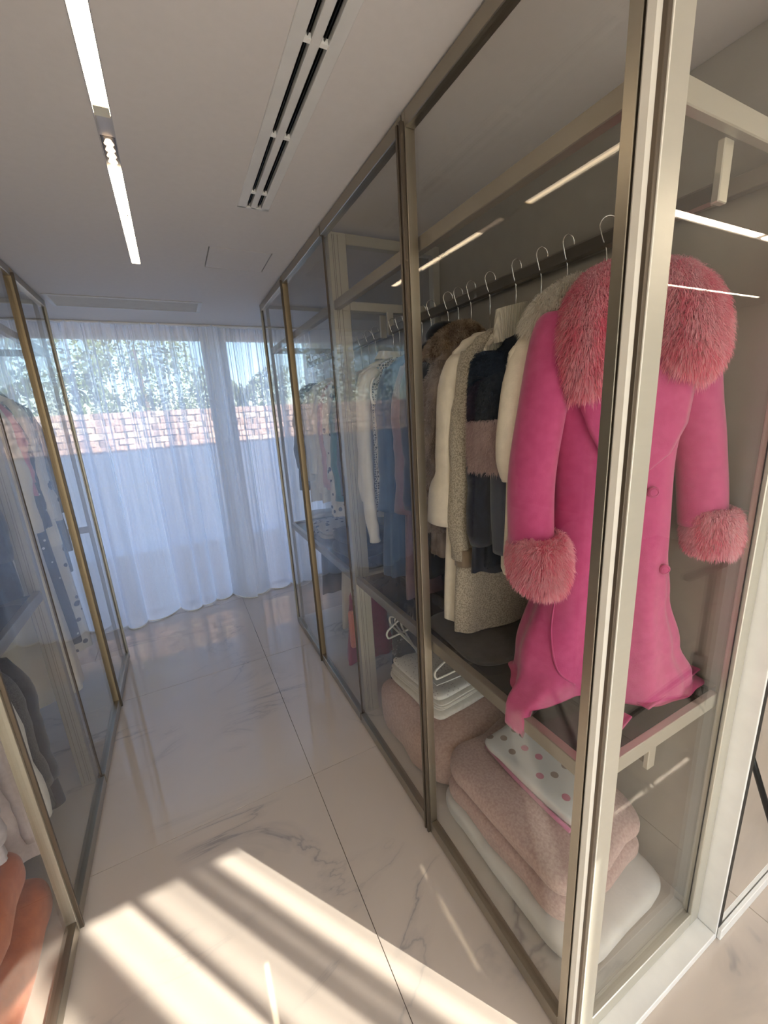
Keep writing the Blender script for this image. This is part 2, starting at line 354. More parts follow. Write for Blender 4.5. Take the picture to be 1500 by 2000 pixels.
t = thing('return_grille', 'wide grey return-air grille in the ceiling in front of the curtain', 'vent', (-.13, 3.47, CH))
mb = MB(); x0, x1, y0, y1 = -.585, .322, 3.325, 3.625
mb.bbox((x0, y0, CH-.006), (x1, y0+.026, CH)); mb.bbox((x0, y1-.026, CH-.006), (x1, y1, CH)); mb.bbox((x0, y0+.026, CH-.006), (x0+.026, y1-.026, CH)); mb.bbox((x1-.026, y0+.026, CH-.006), (x1, y1-.026, CH))
mb.build('frame', plain('grille_grey', (.62, .62, .62), .5), t)
sl = MB()
for k in range(16):
    y = 3.36+k*.0148; sl.add([(x0+.026, y, CH+.003), (x1-.026, y, CH+.003), (x1-.026, y+.010, CH-.003), (x0+.026, y+.010, CH-.003), (x0+.026, y+.001, CH+.005), (x1-.026, y+.001, CH+.005), (x1-.026, y+.011, CH-.001), (x0+.026, y+.011, CH-.001)], [(0,1,2,3),(7,6,5,4),(0,4,5,1),(3,2,6,7)])
o = sl.build('slat', plain('grille_slat', (.60, .60, .61), .5), t); o['kind'] = 'stuff'
MB().box((x0+.03, 3.352, CH+.07), (x1-.03, 3.598, CH+.075)).build('interior', M['blackbox'], t)
t = MB().bbox((hx0+JW, hy0+JW, CH-.0004), (hx1-JW, hy1-JW, CH+.018), .001).build('access_hatch', M['ceiling'], None, (.44, 2.45, CH))
MB().box((hx0+.001, hy0+.001, CH+.019), (hx1-.001, hy1-.001, CH+.024)).build('joint_shade', M['blackbox'], t)  # black sheet standing in for the shade inside the hatch joint
tag(t, 'flush square access hatch outlined by a thin joint in the ceiling', 'hatch')

# ------------------------------------------------------------------ curtains
def curtain_mesh(x0, x1, y, zt, zb_fn, folds, amp, n, nv, gather, lean=0.0, y_top=None):
    mb = MB()
    def fn(u, v):
        x = x0+(x1-x0)*u; z = zt+(zb_fn(x)-zt)*v
        ph = folds*2*PI*u
        a = amp*(0.45+0.75*v)
        yy = a*(0.6*math.sin(ph+1.7*math.sin(ph*.27+1))+0.45*math.sin(ph*.37+2.0+v*.6)+(0.28*math.sin(ph*1.9+.7)*(1-v)))
        yy += 0.013*math.sin(ph*4.3+.5*math.sin(ph))*(1-v)**1.5+.005*math.sin(ph*7.1)*(1-v)
        xx = x+0.35*a*math.cos(ph+1.7*math.sin(ph*.27+1))
        return (xx, y+yy+lean*v**3*(0.5+0.5*math.sin(x*5+1)), z)
    mb.grid(fn, n, nv); return mb
def zb_main(x): return 0.012+0.004*math.sin(x*23)
t = thing('sheer_curtain', 'full-height white sheer curtain pooling on the floor across the far window', 'curtain', (.1, 4.08, 0))
curtain_mesh(-1.28, 0.475, 4.09, CH-.004, zb_main, 9, 0.078, 620, 46, .5, 0.12).build('curtain_panel', M['sheer'], t)
curtain_mesh(0.425, 1.34, 4.13, CH-.004, zb_main, 5, 0.072, 340, 46, .5, 0.16).build('curtain_panel', M['sheer'], t)
def hemtube(x0, x1, y, folds, amp, lean):
    pts = []
    for i in range(221):
        u = i/220; x = x0+(x1-x0)*u; ph = folds*2*PI*u; a = amp*1.2
        yy = a*(0.6*math.sin(ph+1.7*math.sin(ph*.27+1))+0.45*math.sin(ph*.37+2.6))
        pts.append((x+.35*a*math.cos(ph+1.7*math.sin(ph*.27+1)), y+yy+lean*(0.5+0.5*math.sin(x*5+1)), zb_main(x)-.002))
    return MB().tube(pts, .006, 6, cap=True)
hemtube(-1.28, .475, 4.09, 9, .078, .12).build('hem', M['hem'], t); hemtube(.425, 1.34, 4.13, 5, .072, .16).build('hem', M['hem'], t)
MB().bbox((-1.29, 4.05, CH-.012), (1.35, 4.16, CH-.001)).build('curtain_track', M['whitepaint'], t)
t = thing('sheer_curtain', 'sheer curtain over the sunny rear window, with added opacity bands casting stripes on the floor', 'curtain', (.7, -1.9, 0))
def rear(u, v):
    x = RW0-.1+(RW1+.05-RW0)*u; z = RH+.05-v*(RH+.04); ph = 15*2*PI*u
    return (x+.012*math.cos(ph), -1.89+.050*(math.sin(ph+1.1*math.sin(ph*.31))+.5*math.sin(ph*.43+.5)), z)
MB().grid(rear, 700, 6).build('curtain_panel', M['sheer2'], t)
MB().bbox((RW0-.15, -1.93, RH+.05), (RW1+.1, -1.86, RH+.07)).build('curtain_track', M['whitepaint'], t)

# ------------------------------------------------------------------ wardrobe frames
def rect_frame_x(mb, x, dx, y0, y1, z0, z1, wy, wt, wb):
    mb.bbox((x, y0, z0), (x+dx, y0+wy, z1)); mb.bbox((x, y1-wy, z0), (x+dx, y1, z1))
    mb.bbox((x, y0+wy, z1-wt), (x+dx, y1-wy, z1)); mb.bbox((x, y0+wy, z0), (x+dx, y1-wy, z0+wb))
def sliding_door(side, y0, y1, label, handle_mat, handle_at, group, wlo=.004, whi=.004, stile_mat=None):
    sgn = 1 if side == 'r' else -1
    xg = XR if side == 'r' else XL
    xa = xg if side == 'r' else xg-.032
    xp = xg+sgn*.014
    t = thing('glass_door', label, 'door', (xg, (y0+y1)/2, 0), group)
    mb = MB(); mb.bbox((xa, y0+wlo, CH-.048), (xa+.032, y1-whi, CH-.006)); mb.bbox((xa, y0+wlo, .012), (xa+.032, y1-whi, .067)); mb.build('door_frame', M['door'], t)
    for a, b in ((y0+.001, y0+wlo), (y1-whi, y1-.001)):
        MB().bbox((xa if b-a > .006 else xp-.004, a, .012), (xa+.032 if b-a > .006 else xp+.004, b, CH-.006), .001).build('stile', (stile_mat or M['door']) if b-a > .006 else M['bronze'], t)
    MB().box((xp-.003, y0+wlo, .067), (xp+.003, y1-whi, CH-.048)).build('pane', M['pane'], t)
    if handle_at is not None:
        yh = y0 if handle_at == 'lo' else y1
        a, b = (yh+.002, yh+.012) if handle_at == 'lo' else (yh-.012, yh-.002)
        MB().bbox((xg-sgn*.012, a, .0125), (xg, b, CH-.03), .001).build('handle', handle_mat, t)
    return t
M['olive'] = metal('olive_champagne_edge', (0.36, 0.335, 0.28), 0.4, 0.5)
g = 'sliding glass doors of the right wardrobe'
YR = [0.480, 1.175, 1.905, 2.62, 3.275]
sliding_door('r', YR[0], YR[1], 'nearest smoked glass door of the right wardrobe, in front of the pink coat', M['bronze'], 'hi', g, .024, .018)
sliding_door('r', YR[1]+.006, YR[2], 'second glass door of the right wardrobe, in front of the long blue dress', M['bronze'], 'lo', g, .018, .004)
sliding_door('r', YR[2]+.002, YR[3], 'third glass door of the right wardrobe, in front of white blouses', M['bronze'], 'hi', g, .004, .014, M['gold'])
sliding_door('r', YR[3]+.004, YR[4], 'farthest glass door of the right wardrobe, next to the curtain', None, None, g, .014, .006, M['gold'])
g = 'sliding glass doors of the left wardrobe'
YL = [0.10, 0.81, 1.515, 2.19, 2.85, 3.47]
sliding_door('l', YL[0], YL[1], 'left wardrobe glass door beside the photographer, before the orange storage bags', M['bronze'], None, g)
sliding_door('l', YL[1]+.003, YL[2], 'left wardrobe glass door at the bottom left corner of the photo', M['bronze'], 'hi', g, .004, .022, M['olive'])
sliding_door('l', YL[2]+.003, YL[3], 'left wardrobe glass door before the grey and white shirts', None, None, g, .022, .004, M['olive'])
sliding_door('l', YL[3]+.003, YL[4], 'left wardrobe glass door before the long white dress', M['bronze'], 'hi', g, .004, .014, M['gold'])
sliding_door('l', YL[4]+.003, YL[5], 'farthest left wardrobe glass door, before the navy coat and curtain', None, None, g, .014, .006, M['gold'])

# corner post and end pane of the right wardrobe (facing the photographer)
t = thing('corner_post', 'tall champagne metal corner post with an ivory seal strip, dividing the pink coat from view', 'post', (XR+.01, .46, 0))
MB().bbox((.706, .454, .03), (.7185, .4775, CH-.002), .005).build('seal_strip', M['gasket'], t)
MB().bbox((.712, .446, .03), (.7245, .4795, CH-.002), .001).build('shadow_gap_profile', M['bronze'], t)
MB().bbox((.7215, .4435, .03), (.7245, .4465, CH-.002), .0006).build('bead', M['gasket'], t)
t = thing('end_glass_panel', 'glass end panel of the right wardrobe with a wide champagne frame, facing the photographer', 'glass panel', (1.03, .455, .03))
mb = MB(); mb.bbox((.7245, .450, .03), (.787, .478, CH-.002)); mb.bbox((1.285, .450, .03), (1.338, .478, CH-.002))
mb.bbox((.787, .450, .03), (1.285, .478, .085)); mb.bbox((.787, .450, CH-.05), (1.285, .478, CH-.002)); mb.build('frame', M['cham'], t)
MB().box((.787, .461, .085), (1.285, .467, CH-.05)).build('pane', M['pane'], t)
mb = MB(); mb.box((.789, .4595, .086), (.791, .461, CH-.05)); mb.box((1.279, .4595, .086), (1.283, .461, CH-.05)); mb.build('gasket', M['dark'], t)
t = tag(MB().bbox((.700, .398, 0), (1.338, .4785, .029), .002).build('plinth', M['whitepaint'], None, (1.02, .44, 0)), 'low pale plinth under the glass end panel of the right wardrobe', 'plinth')
t['kind'] = 'structure'; t.name = 'trim_1'
for k in ('label', 'category'):
    if k in t: del t[k]
# mirror panel beside it
t = thing('mirror_panel', 'large wall mirror with white side trim right of the glass corner, reflecting marble floor', 'mirror', (2.6, .40, 0))
MB().box((1.374, .400, .045), (3.6, .406, 2.57)).build('mirror_glass', M['mirror'], t)
MB().bbox((1.3395, .3985, .0), (1.350, .455, CH), .0006).build('side_trim', M['whitepaint'], t)
MB().box((1.3502, .3987, .046), (1.3738, .412, 2.57)).build('shadow_gap', M['dark'], t)
MB().bbox((1.353, .388, .0), (3.6, .4, .044), .002).build('bottom_trim', M['whitepaint'], t)

def wardrobe(side, ys, xf, xb, label, shelf_z, low_z, cham, rod):
    """carcass: side frames with posts, upper and lower rails, shelves, rods, brackets"""
    s = 1 if side == 'r' else -1
    X = lambda d: xf+s*d
    depth = abs(xb-xf)
    t = thing('wardrobe', label, 'wardrobe', (X(depth/2), (ys[0]+ys[-1])/2, 0))
    MB().box((X(depth-.008), ys[0]-.01, .04), (X(depth), ys[-1]+.01, CH-.002)).build('back_panel', M['back'], t)
    MB().bbox((X(.034), ys[0]-.005, .0), (X(depth-.008), ys[-1]+.005, .055), .003).build('base', M['marble_in'], t)
    for i, y in enumerate(ys):
        mid = 0 < i < len(ys)-1
        d0, w = .036, (.042 if mid else .02)
        a, b = y-w/2, y+w/2
        if i == 0: a, b = y+.012, y+.032
        if i == len(ys)-1: a, b = y-.032, y-.012
        if mid:
            for dd, ww in ((.036, .085 if side == 'r' else .06), (depth-.05, .04)):
                p = MB().bbox((X(dd), a, .055), (X(dd+ww), b, CH-.025)).build('post', cham, t)
                if dd < .1:
                    g = MB(); [g.box((X(dd+q), a-.0012, .07), (X(dd+q+.0018), b+.0012, CH-.035)) for q in (.018, .026, .044)]
                    g.build('groove', M['rod'], p)
        elif i == len(ys)-1:
            MB().bbox((X(.036), a, .055), (X(.058), b, CH-.025)).build('post', cham, t)
        rails = ([(CH-.07, CH-.025)] if mid else [])+[(shelf_z-.015, shelf_z+.025), (low_z-.02, low_z+.025)]
        for (za, zb) in rails:
            MB().bbox((X(.05 if not mid else (.121 if side == 'r' else .096)), a, za), (X(depth-.055), b, zb)).build('side_rail', cham, t)
    for y0, y1 in zip(ys, ys[1:]):
        ya, yb = y0+.033, y1-.033
        for z, gl, hh in ((shelf_z, False, .04), (low_z, True, .045)):
            if gl and side == 'l' and y0 > 2: continue      # long-hanging bay: no lower shelf
            MB().bbox((X(.036), ya, z-.02), (X(.064), yb, z+hh-.02)).build('front_rail', M['back_rail'], t)
            MB().bbox((X(depth-.045), ya, z-.02), (X(depth-.017), yb, z+hh-.02)).build('rear_rail', M['back_rail'], t)
            if gl: MB().box((X(.066), ya, z+.006), (X(depth-.047), yb, z+.014)).build('glass_shelf', M['shelfglass'], t)
            zr = z-.10
            for yy, dy in ((ya-.001, .014), (yb-.013, .014)):
                mbb = MB(); xm = X(depth*.5); mbb.bbox((xm-.018, yy, zr-.022), (xm+.014, yy+dy, z-.016))
                mbb.build('rod_bracket', cham, t)
            xm = X(depth*.5)
            MB().bbox((xm-.008, ya+.013, zr-.02), (xm+.008, yb-.013, zr+.02), .006).build('hanging_rod', rod, t)
    return t
M['back_rail'] = metal('rail_champagne', (0.33, 0.30, 0.255), 0.38, 0.6)
wardrobe('r', [0.470, 1.925, 3.29], XR, 1.352, 'long right-hand glass wardrobe with champagne frame, dark glass shelves and rods', 2.27, .905, M['cham'], M['rod'])
wardrobe('l', [0.09, 2.20, 3.48], XL, -1.30, 'left-hand glass wardrobe with champagne frame, shelves and hanging rods', 2.27, 1.085, M['olive'], M['rod'])
# far glass ends
for (xa, xb, y, lab) in ((XR, 1.345, 3.285, 'glass end panel of the right wardrobe beside the curtain'), (-1.295, XL, 3.475, 'glass end panel of the left wardrobe beside the curtain')):
    t = thing('end_glass_panel', lab, 'glass panel', ((xa+xb)/2, y, 0))
    mb = MB(); mb.bbox((xa, y, .012), (xa+.022, y+.02, CH-.004)); mb.bbox((xb-.022, y, .012), (xb, y+.02, CH-.004)); mb.bbox((xa+.022, y, .012), (xb-.022, y+.02, .05)); mb.bbox((xa+.022, y, CH-.03), (xb-.022, y+.02, CH-.004)); mb.build('frame', M['cham'], t)
    MB().box((xa+.022, y+.007, .05), (xb-.022, y+.013, CH-.03)).build('pane', M['pane'], t)

# ------------------------------------------------------------------ fur
def fur_strands(P, Nn, count, length, width, droop, tone=True, seed=0, comb=None, jitter=.35):
    """P, Nn: (k,3) surface points and normals -> MB-like arrays of curved ribbons"""
    r = np.random.default_rng(seed); idx = r.integers(0, len(P), count)
    p = P[idx]+r.normal(0, .0018, (count, 3)); n = Nn[idx]+r.normal(0, jitter, (count, 3)); n /= np.linalg.norm(n, axis=1)[:, None]
    L = length*r.uniform(.55, 1.15, count)[:, None]
    down = np.array([0, 0, -1.0]) if comb is None else comb[idx]
    s = np.cross(n, r.normal(0, 1, (count, 3))); s /= np.linalg.norm(s, axis=1)[:, None]; s *= width/2
    p1 = p+n*L*.5+down*L*droop*.18; p2 = p1+(n*.5+down*droop)*L*.36
    p3 = p2+(n*.25+down*droop*1.2)*L*.22
    v = np.stack([p-s, p+s, p1-s*.9, p1+s*.9, p2-s*.6, p2+s*.6, p3], 1).reshape(-1, 3)
    b = (np.arange(count)*7)[:, None]
    q = np.concatenate([b+[0, 1, 3, 2], b+[2, 3, 5, 4]], 0); t3 = b+[4, 5, 6]
    me = bpy.data.meshes.new('fur'); nv, nq, nt = len(v), len(q), len(t3)
    me.vertices.add(nv); me.vertices.foreach_set('co', v.ravel())
    me.loops.add(nq*4+nt*3); me.loops.foreach_set('vertex_index', np.concatenate([q.ravel(), t3.ravel()]))
    me.polygons.add(nq+nt); me.polygons.foreach_set('loop_start', np.concatenate([np.arange(nq)*4, nq*4+np.arange(nt)*3]))
    me.update(calc_edges=True)
    at = me.attributes.new('tone', 'FLOAT', 'POINT'); at.data.foreach_set('value', np.repeat(r.uniform(0, 1, count), 7))
    return me
def sample_surface(mb, count, seed=0):
    """random points and outward normals on the triangles/quads of an MB"""
    r = np.random.default_rng(seed); V = np.array(mb.v); F = [f for f in mb.f if len(f) == 4]
    F = np.array(F); A, B, C_, D = V[F[:, 0]], V[F[:, 1]], V[F[:, 2]], V[F[:, 3]]
    nr = np.cross(B-A, D-A)+np.cross(D-C_, B-C_); ar = np.linalg.norm(nr, axis=1)+1e-12
    k = r.choice(len(F), count, p=ar/ar.sum()); u = r.uniform(0, 1, (count, 1)); w = r.uniform(0, 1, (count, 1))
    p = (A[k]*(1-u)+B[k]*u)*(1-w)+(D[k]*(1-u)+C_[k]*u)*w
    n = nr[k]/ar[k][:, None]; return p, n
def fur_part(name, mb, mat, parent, count, length, width=.0013, droop=.6, seed=0, clump=True, flip=False):
    """the padded skin plus its strands, one part"""
    p, n = sample_surface(mb, 6000 if clump else count, seed)
    if flip: n = -n
    cen = np.array(mb.v).mean(0)
    base = mb.build(name, mat, parent)
    me = fur_strands(p, n, count, length, width, droop, seed=seed)
    l = world_loc(parent); me.transform(Matrix.Translation(-l)); me.materials.append(mat)
    o = bpy.data.objects.new('fur_pile', me); COL.objects.link(o); o.parent = base; o['kind'] = 'stuff'
    return base

# ------------------------------------------------------------------ garments
def smooth(t): return t*t*(3-2*t)
def lerpk(ks, t):
    for (a, va), (b, vb) in zip(ks, ks[1:]):
        if t <= b: return va+(vb-va)*smooth((t-a)/max(b-a, 1e-9))
    return ks[-1][1]
def path(ps, n=18):
    P_ = [Vector(p) for p in ps]; out = []
    for i in range(n):
        t_ = i/(n-1)*(len(P_)-1); k = min(int(t_), len(P_)-2); f = t_-k
        p0, p1, p2, p3 = P_[max(k-1, 0)], P_[k], P_[k+1], P_[min(k+2, len(P_)-1)]
        out.append(.5*((2*p1)+(p2-p0)*f+(2*p0-5*p1+4*p2-p3)*f*f+(3*p1-p0-3*p2+p3)*f**3))
    return out
def garment(kind, label, cat, xy, ztop, zhem, wsh, whem, dep, mat, ang=0, sleeve=None, seed=0, folds=7, famp=.012, neck=.06, group=None,
            slope=.07, wmid=None, smat=None, fur=None, collar=None, n=56, nv=34, drape=None, front_dark=False):
    """hanging garment; width axis turned by ang from +X, opening towards -Y"""
    ca, sa = math.cos(ang), math.sin(ang); x0, y0 = xy
    def Wd(a, b, z): return (x0+ca*a-sa*b, y0+sa*a+ca*b, z)
    t = thing(kind, label, cat, (x0, y0, zhem), group)
    L = ztop-zhem; wmid = wmid or (wsh+whem)/2*.97
    kw = [(0, neck), (slope*.45/L, neck+(wsh-neck)*.55), (slope/L, wsh*.95), (slope*1.6/L, wsh), (.45, wmid), (1, whem)]
    kd = [(0, .035), (slope/L, dep*.62), (.3, dep*.95), (1, dep)]
    mb = MB()
    def body(u, v):
        v2 = v**1.35
        th = 2*PI*u; w = lerpk(kw, v2); d = lerpk(kd, v2); c, s_ = math.cos(th), math.sin(th)
        a = w*math.copysign(abs(c)**.8, c); b = d*math.copysign(abs(s_)**.75, s_)
        f = famp*v2*(math.sin(folds*th+seed+v2*1.5)+.6*math.sin((folds*.5+1.5)*th*1.0+seed*2.2))
        if d < .06: f *= .75
        a += f*c*.7; b += f*math.copysign(1, s_)*(.4+.6*abs(s_))
        p = Wd(a, b, ztop-L*v2+.006*v2*math.sin(3*th+seed))
        return drape(p, v2) if drape else p
    mb.grid(body, n, nv, True)
    cap = len(mb.v); mb.v.append(Wd(0, 0, ztop+.004)); mb.f += [(i, cap, (i+1) % n) for i in range(n)]; mb.sm += [True]*n
    if fur: b = fur_part('body', mb, mat, t, fur[0], fur[1], fur[2] if len(fur) > 2 else .0014, .7, seed=int(seed*10)+1)
    else: b = mb.build('body', mat, t)
    if sleeve:
        sl, r0_, r1_, out, fwd = sleeve[:5]; sides = sleeve[5] if len(sleeve) > 5 else (-1, 1)
        for q in sides:
            pts = []; R = []; RY = []; m = 16
            for i in range(m):
                k = i/(m-1); a = q*(wsh*.84+.035*min(1, k*4)+out*k+.006*wob(k*7, seed+q)); bb = -fwd*k*k
                pts.append(Wd(a, bb, ztop-slope*.9-.01-sl*k)); r = lerpk([(0, r0_*.75), (.12, r0_), (.6, (r0_+r1_)/2), (.86, (r0_+r1_)/2*.9 if r1_ > r0_ else r1_*1.05), (1, r1_)], k)
                r *= 1+.05*wob(k*16, seed+q*2); R.append(r); RY.append(r*.72)
            sb = MB().tube(pts, R, 18, RY, up=(ca, sa, 0))
            if fur: fur_part('sleeve', sb, smat or mat, t, fur[0]//3, fur[1], .0014, .7, seed=int(seed*10)+5+q)
            else: sb.build('sleeve', smat or mat, t)
    if collar == 'roll':
        ring = [Wd(.075*math.cos(q), .05*math.sin(q)-.01, ztop+.01+.012*math.sin(q*2)) for q in np.linspace(0, 2*PI, 25)]
        MB().tube(ring, .026, 10).build('collar', smat or mat, t)
    if collar == 'shirt':
        c = MB()
        def cf(u, v):
            q = -PI*.5+2*PI*u; r = .062+.022*v
            return Wd(r*1.15*math.cos(q), r*.8*math.sin(q), ztop+.028-.038*v+.004*math.cos(q*2))
        c.grid(cf, 24, 4, True); c.build('collar', smat or mat, t)
    return t

hang_proto = []
def hanger(x0, y0, zrod, ang, ztop, label, group, mat='chrome', w=.19, plastic=False):
    """one-piece shoulders plus wire hook; prototypes share meshes through a loop"""
    t = thing('coat_hanger', label, 'hanger', (x0, y0, zrod), group)
    ca, sa = math.cos(ang), math.sin(ang)
    r = .021; top = zrod+.028
    def P(a, z): return (x0+ca*a, y0+sa*a, z)
    pts = []
    for q in np.linspace(-.25*PI, 1.05*PI, 14): pts.append(P(-.0+r*math.cos(q)*1.0, top+.002+r*math.sin(q)))
    pts += [P(-r*.55, top-.028), P(-.002, top-.048), P(0, top-.07), P(0, ztop-.01)]
    MB().tube(pts, .0017 if not plastic else .003, 6).build('hook', M['white'] if plastic else M['chrome'], t)
    w *= .62; sh = [P(-w, ztop-.092), P(-w*.9, ztop-.082), P(-w*.5, ztop-.055), P(0, ztop-.030), P(w*.5, ztop-.055), P(w*.9, ztop-.082), P(w, ztop-.092)]
    MB().tube(sh, .007, 8).build('shoulder_bar', M['white'] if plastic else M['hangerwood'], t)
    return t
M['hangerwood'] = plain('pale_hanger', (.62, .56, .48), .5)

# ---- fabrics
F = dict(
    pink=fabric('pink_wool', (.52, .068, .215), .8, (.58, .088, .25), 40, .35, sheen=.35),
    pinkfur=furmat('pink_fur', (.94, .25, .38), (1.0, .60, .69)), whitefur=furmat('cream_fur', (.80, .75, .67), (.96, .93, .87)),
    cream=fabric('cream_wool', (.82, .75, .64), .85, None, 30, .35), creamrib=knit('cream_rib_knit', (.84, .79, .68), 70, 1.0),
    navyfur=furmat('navy_fur', (.012, .018, .032), (.03, .045, .075)), palefur=furmat('pale_pink_fur', (.50, .37, .37), (.70, .56, .55)),
    navy=fabric('navy_cloth', (.010, .014, .028), .8, (.02, .027, .05)), bluedress=fabric('blue_crepe', (.035, .075, .16), .7, (.045, .095, .19), 10),
    speck=fabric('speckled_boucle', (.36, .31, .24), .95, (.68, .62, .51), 230, 1.0, lo=.40, hi=.58), bluegrey=fabric('blue_grey_satin', (.07, .085, .12), .5),
    taupefur=furmat('taupe_fur', (.26, .20, .165), (.58, .48, .40)), brownfur=furmat('brown_fur', (.22, .14, .09), (.58, .45, .32)),
    black=fabric('black_cloth', (.008, .008, .010), .8, (.016, .016, .018)), mauve=fabric('mauve_cloth', (.17, .105, .125), .7, (.21, .135, .155), 12),
    white=fabric('white_cotton', (.72, .71, .68), .8, (.80, .79, .76), 12), lacew=lace('white_lace', (.07, .08, .11), (.72, .72, .70)),
    teal=fabric('teal_cloth', (.04, .17, .16), .7), palepink=fabric('pale_pink_cloth', (.55, .33, .36), .75), floral=spots('white_navy_floral', (.68, .67, .66), (.05, .06, .12), 18, .26),
    navypat=spots('navy_white_print', (.025, .035, .075), (.60, .60, .62), 26, .16), charcoal=fabric('charcoal_wool', (.020, .020, .021), .9, (.035, .035, .036), 60),
    silk=fabric('ivory_silk', (.70, .68, .62), .35, (.76, .74, .68), 8, .1, sheen=0), lilac=fabric('lilac_grey_knit', (.42, .38, .41), .9), magenta=fabric('magenta_cloth', (.33, .035, .12), .8),
    coral=fabric('coral_print', (.75, .25, .20), .8), rosebl=fabric('dusty_rose', (.58, .22, .33), .7), fleece=fabric('blush_fleece', (.56, .37, .31), .95, (.70, .50, .43), 90, 1.0),
    fleece2=fabric('dusty_pink_fleece', (.52, .35, .32), .95, (.66, .48, .44), 110, 1.0), towel=fabric('white_towel', (.76, .72, .64), .9, (.84, .80, .73), 60, .6),
    orange=fabric('orange_felt', (.48, .11, .035), .9, (.58, .15, .05), 30), felt=fabric('dark_grey_felt', (.045, .042, .038), .95, (.06, .056, .052), 40), brownbox=plain('dark_brown_leather', (.045, .025, .02), .45),
    greyjacket=fabric('dark_mesh', (.02, .02, .022), .8, (.10, .10, .10), 200, .6),
)
ROD = 1.0304
g1 = 'wire-hooked hangers on the upper rod of the right wardrobe'
ZR = 2.19

# ---- the pink coat -------------------------------------------------
ANG = math.radians(-33); CA, SA = math.cos(ANG), math.sin(ANG)
CX, CY = 1.03+.06*CA, .715+.06*SA
nx, ny = SA, -CA                      # towards the photographer
def CW(s, o, z): return (CX+CA*s+nx*o, CY+SA*s+ny*o, z)
coat = thing('pink_coat', 'long hot-pink wool coat with pink fur collar and cuffs behind the glass corner', 'coat', (CX, CY, .93))
kwl = [(0, .07), (.03, .13), (.07, .20), (.12, .215), (.40, .195), (.63, .225), (.82, .28), (1, .305)]
kwr = [(0, .05), (.03, .09), (.07, .145), (.12, .15), (.33, .105), (.54, .118), (.65, .133), (.78, .175), (.86, .22), (1, .255)]
ZT, ZB = 2.045, .80
def coat_pt(th, v, off=0.0):
    v2 = v; c, s_ = math.cos(th), math.sin(th)
    w = lerpk(kwl if c < 0 else kwr, v2)+off; d = lerpk([(0, .045), (.08, .085), (.3, .105), (.7, .11), (1, .12)], v2)+off
    a = w*math.copysign(abs(c)**.85, c); o = -d*math.copysign(abs(s_)**.8, s_)
    f = .016*smooth(min(1, max(0, (v2-.25)/.6)))*(math.sin(5*th+.8+v2*1.2)+.5*math.sin(9*th+2))
    a += f*c*.6; o -= f*s_
    z = ZT-(ZT-ZB)*v2
    x, y, z = CW(a, o, z)
    # hem: left side slips over the shelf's front rail, the rest rests folded on the glass shelf
    if z < 1.02:
        k = smooth(min(1, (1.02-z)/.085))
        wl_ = min(1, 1.7*smooth(min(1, max(0, (.93-x)/.10)))*smooth(min(1, max(0, (.80-y)/.055))))
        x = x+(.7425-x)*k*wl_
        if x > .752: z = max(z, .9335+.012*k*(1+math.sin(x*29+y*17))*.5+.006*k)
        else: z = max(z, .862)
    x = max(x, .7395)
    return (x, y, z)
mb = MB(); NU, NV = 110, 70
mb.grid(lambda u, v: coat_pt(2*PI*u, v**1.05), NU, NV, True)
cap = len(mb.v); mb.v.append(CW(0, 0, ZT+.01)); mb.f += [(i, cap, (i+1) % NU) for i in range(NU)]; mb.sm += [True]*NU
mb.build('body', F['pink'], coat)
def front(s, z, off):
    """point on the coat's front at local s, height z"""
    v = (ZT-z)/(ZT-ZB); w = lerpk(kwl if s < 0 else kwr, v); d = lerpk([(0, .045), (.08, .085), (.3, .105), (.7, .11), (1, .12)], v)
    c = max(-.97, min(.97, s/w)); th = -math.acos(math.copysign(abs(c)**(1/.85), c))
    th = -th  # front is s_>0 towards +? resolved by sign of o below
    p = coat_pt(-th, v, off); q = coat_pt(th, v, off)
    return p if (p[0]-CX)*nx+(p[1]-CY)*ny > (q[0]-CX)*nx+(q[1]-CY)*ny else q
def lapel(poly_l, poly_r, off, name):
    m = MB(); n = len(poly_l)
    rows = []
    for (a, za), (b, zb) in zip(poly_l, poly_r):
        rows.append([front(a+(b-a)*k/8, za+(zb-za)*k/8, off) for k in range(9)])
    vs = [p for r_ in rows for p in r_]; fs = [(i*9+k, i*9+k+1, (i+1)*9+k+1, (i+1)*9+k) for i in range(n-1) for k in range(8)]
    m.add(vs, fs, True); o = m.build(name, F['pink'], coat)
    so = o.modifiers.new('thickness', 'SOLIDIFY'); so.thickness = .006; so.offset = 0; return o
lapel([(-.02, 1.90), (-.02, 1.79), (-.03, 1.72), (-.042, 1.65), (-.052, 1.59), (-.058, 1.56)], [(.09, 1.90), (.092, 1.79), (.085, 1.72), (.045, 1.65), (-.01, 1.60), (-.048, 1.555)], .010, 'lapel')
lapel([(-.17, 1.88), (-.15, 1.77), (-.13, 1.71), (-.10, 1.65), (-.065, 1.57)], [(-.04, 1.88), (-.045, 1.77), (-.048, 1.71), (-.052, 1.65), (-.056, 1.57)], .010, 'lapel')
# overlap edge of the front, and a patch pocket seam
pts = [front(-.055, 1.555-.055*k, .004) for k in range(11)]; MB().tube(pts, .0035, 6).build('front_edge', F['pink'], coat)
MB().tube(path([front(-.185, 1.27, .004), front(-.195, 1.15, .004), front(-.18, 1.04, .004), front(-.13, .99, .006)], 24), .0028, 6).build('front_edge', F['pink'], coat)
for s, z in ((.018, 1.556), (.070, 1.345)):
    p = Vector(front(s, z, .004)); d = Vector((nx, ny, 0))
    m = MB().tube([p, p+d*.006, p+d*.0085], [.0135, .0135, .011], 20); bt = m.build('button', F['pink'], coat)
    ring = [p+d*.0085+.0095*(Vector((CA, SA, 0))*math.cos(q)+Vector((0, 0, 1))*math.sin(q)) for q in np.linspace(0, 2*PI, 21)]
    MB().tube(ring, .0013, 6).build('rim', F['pink'], bt)
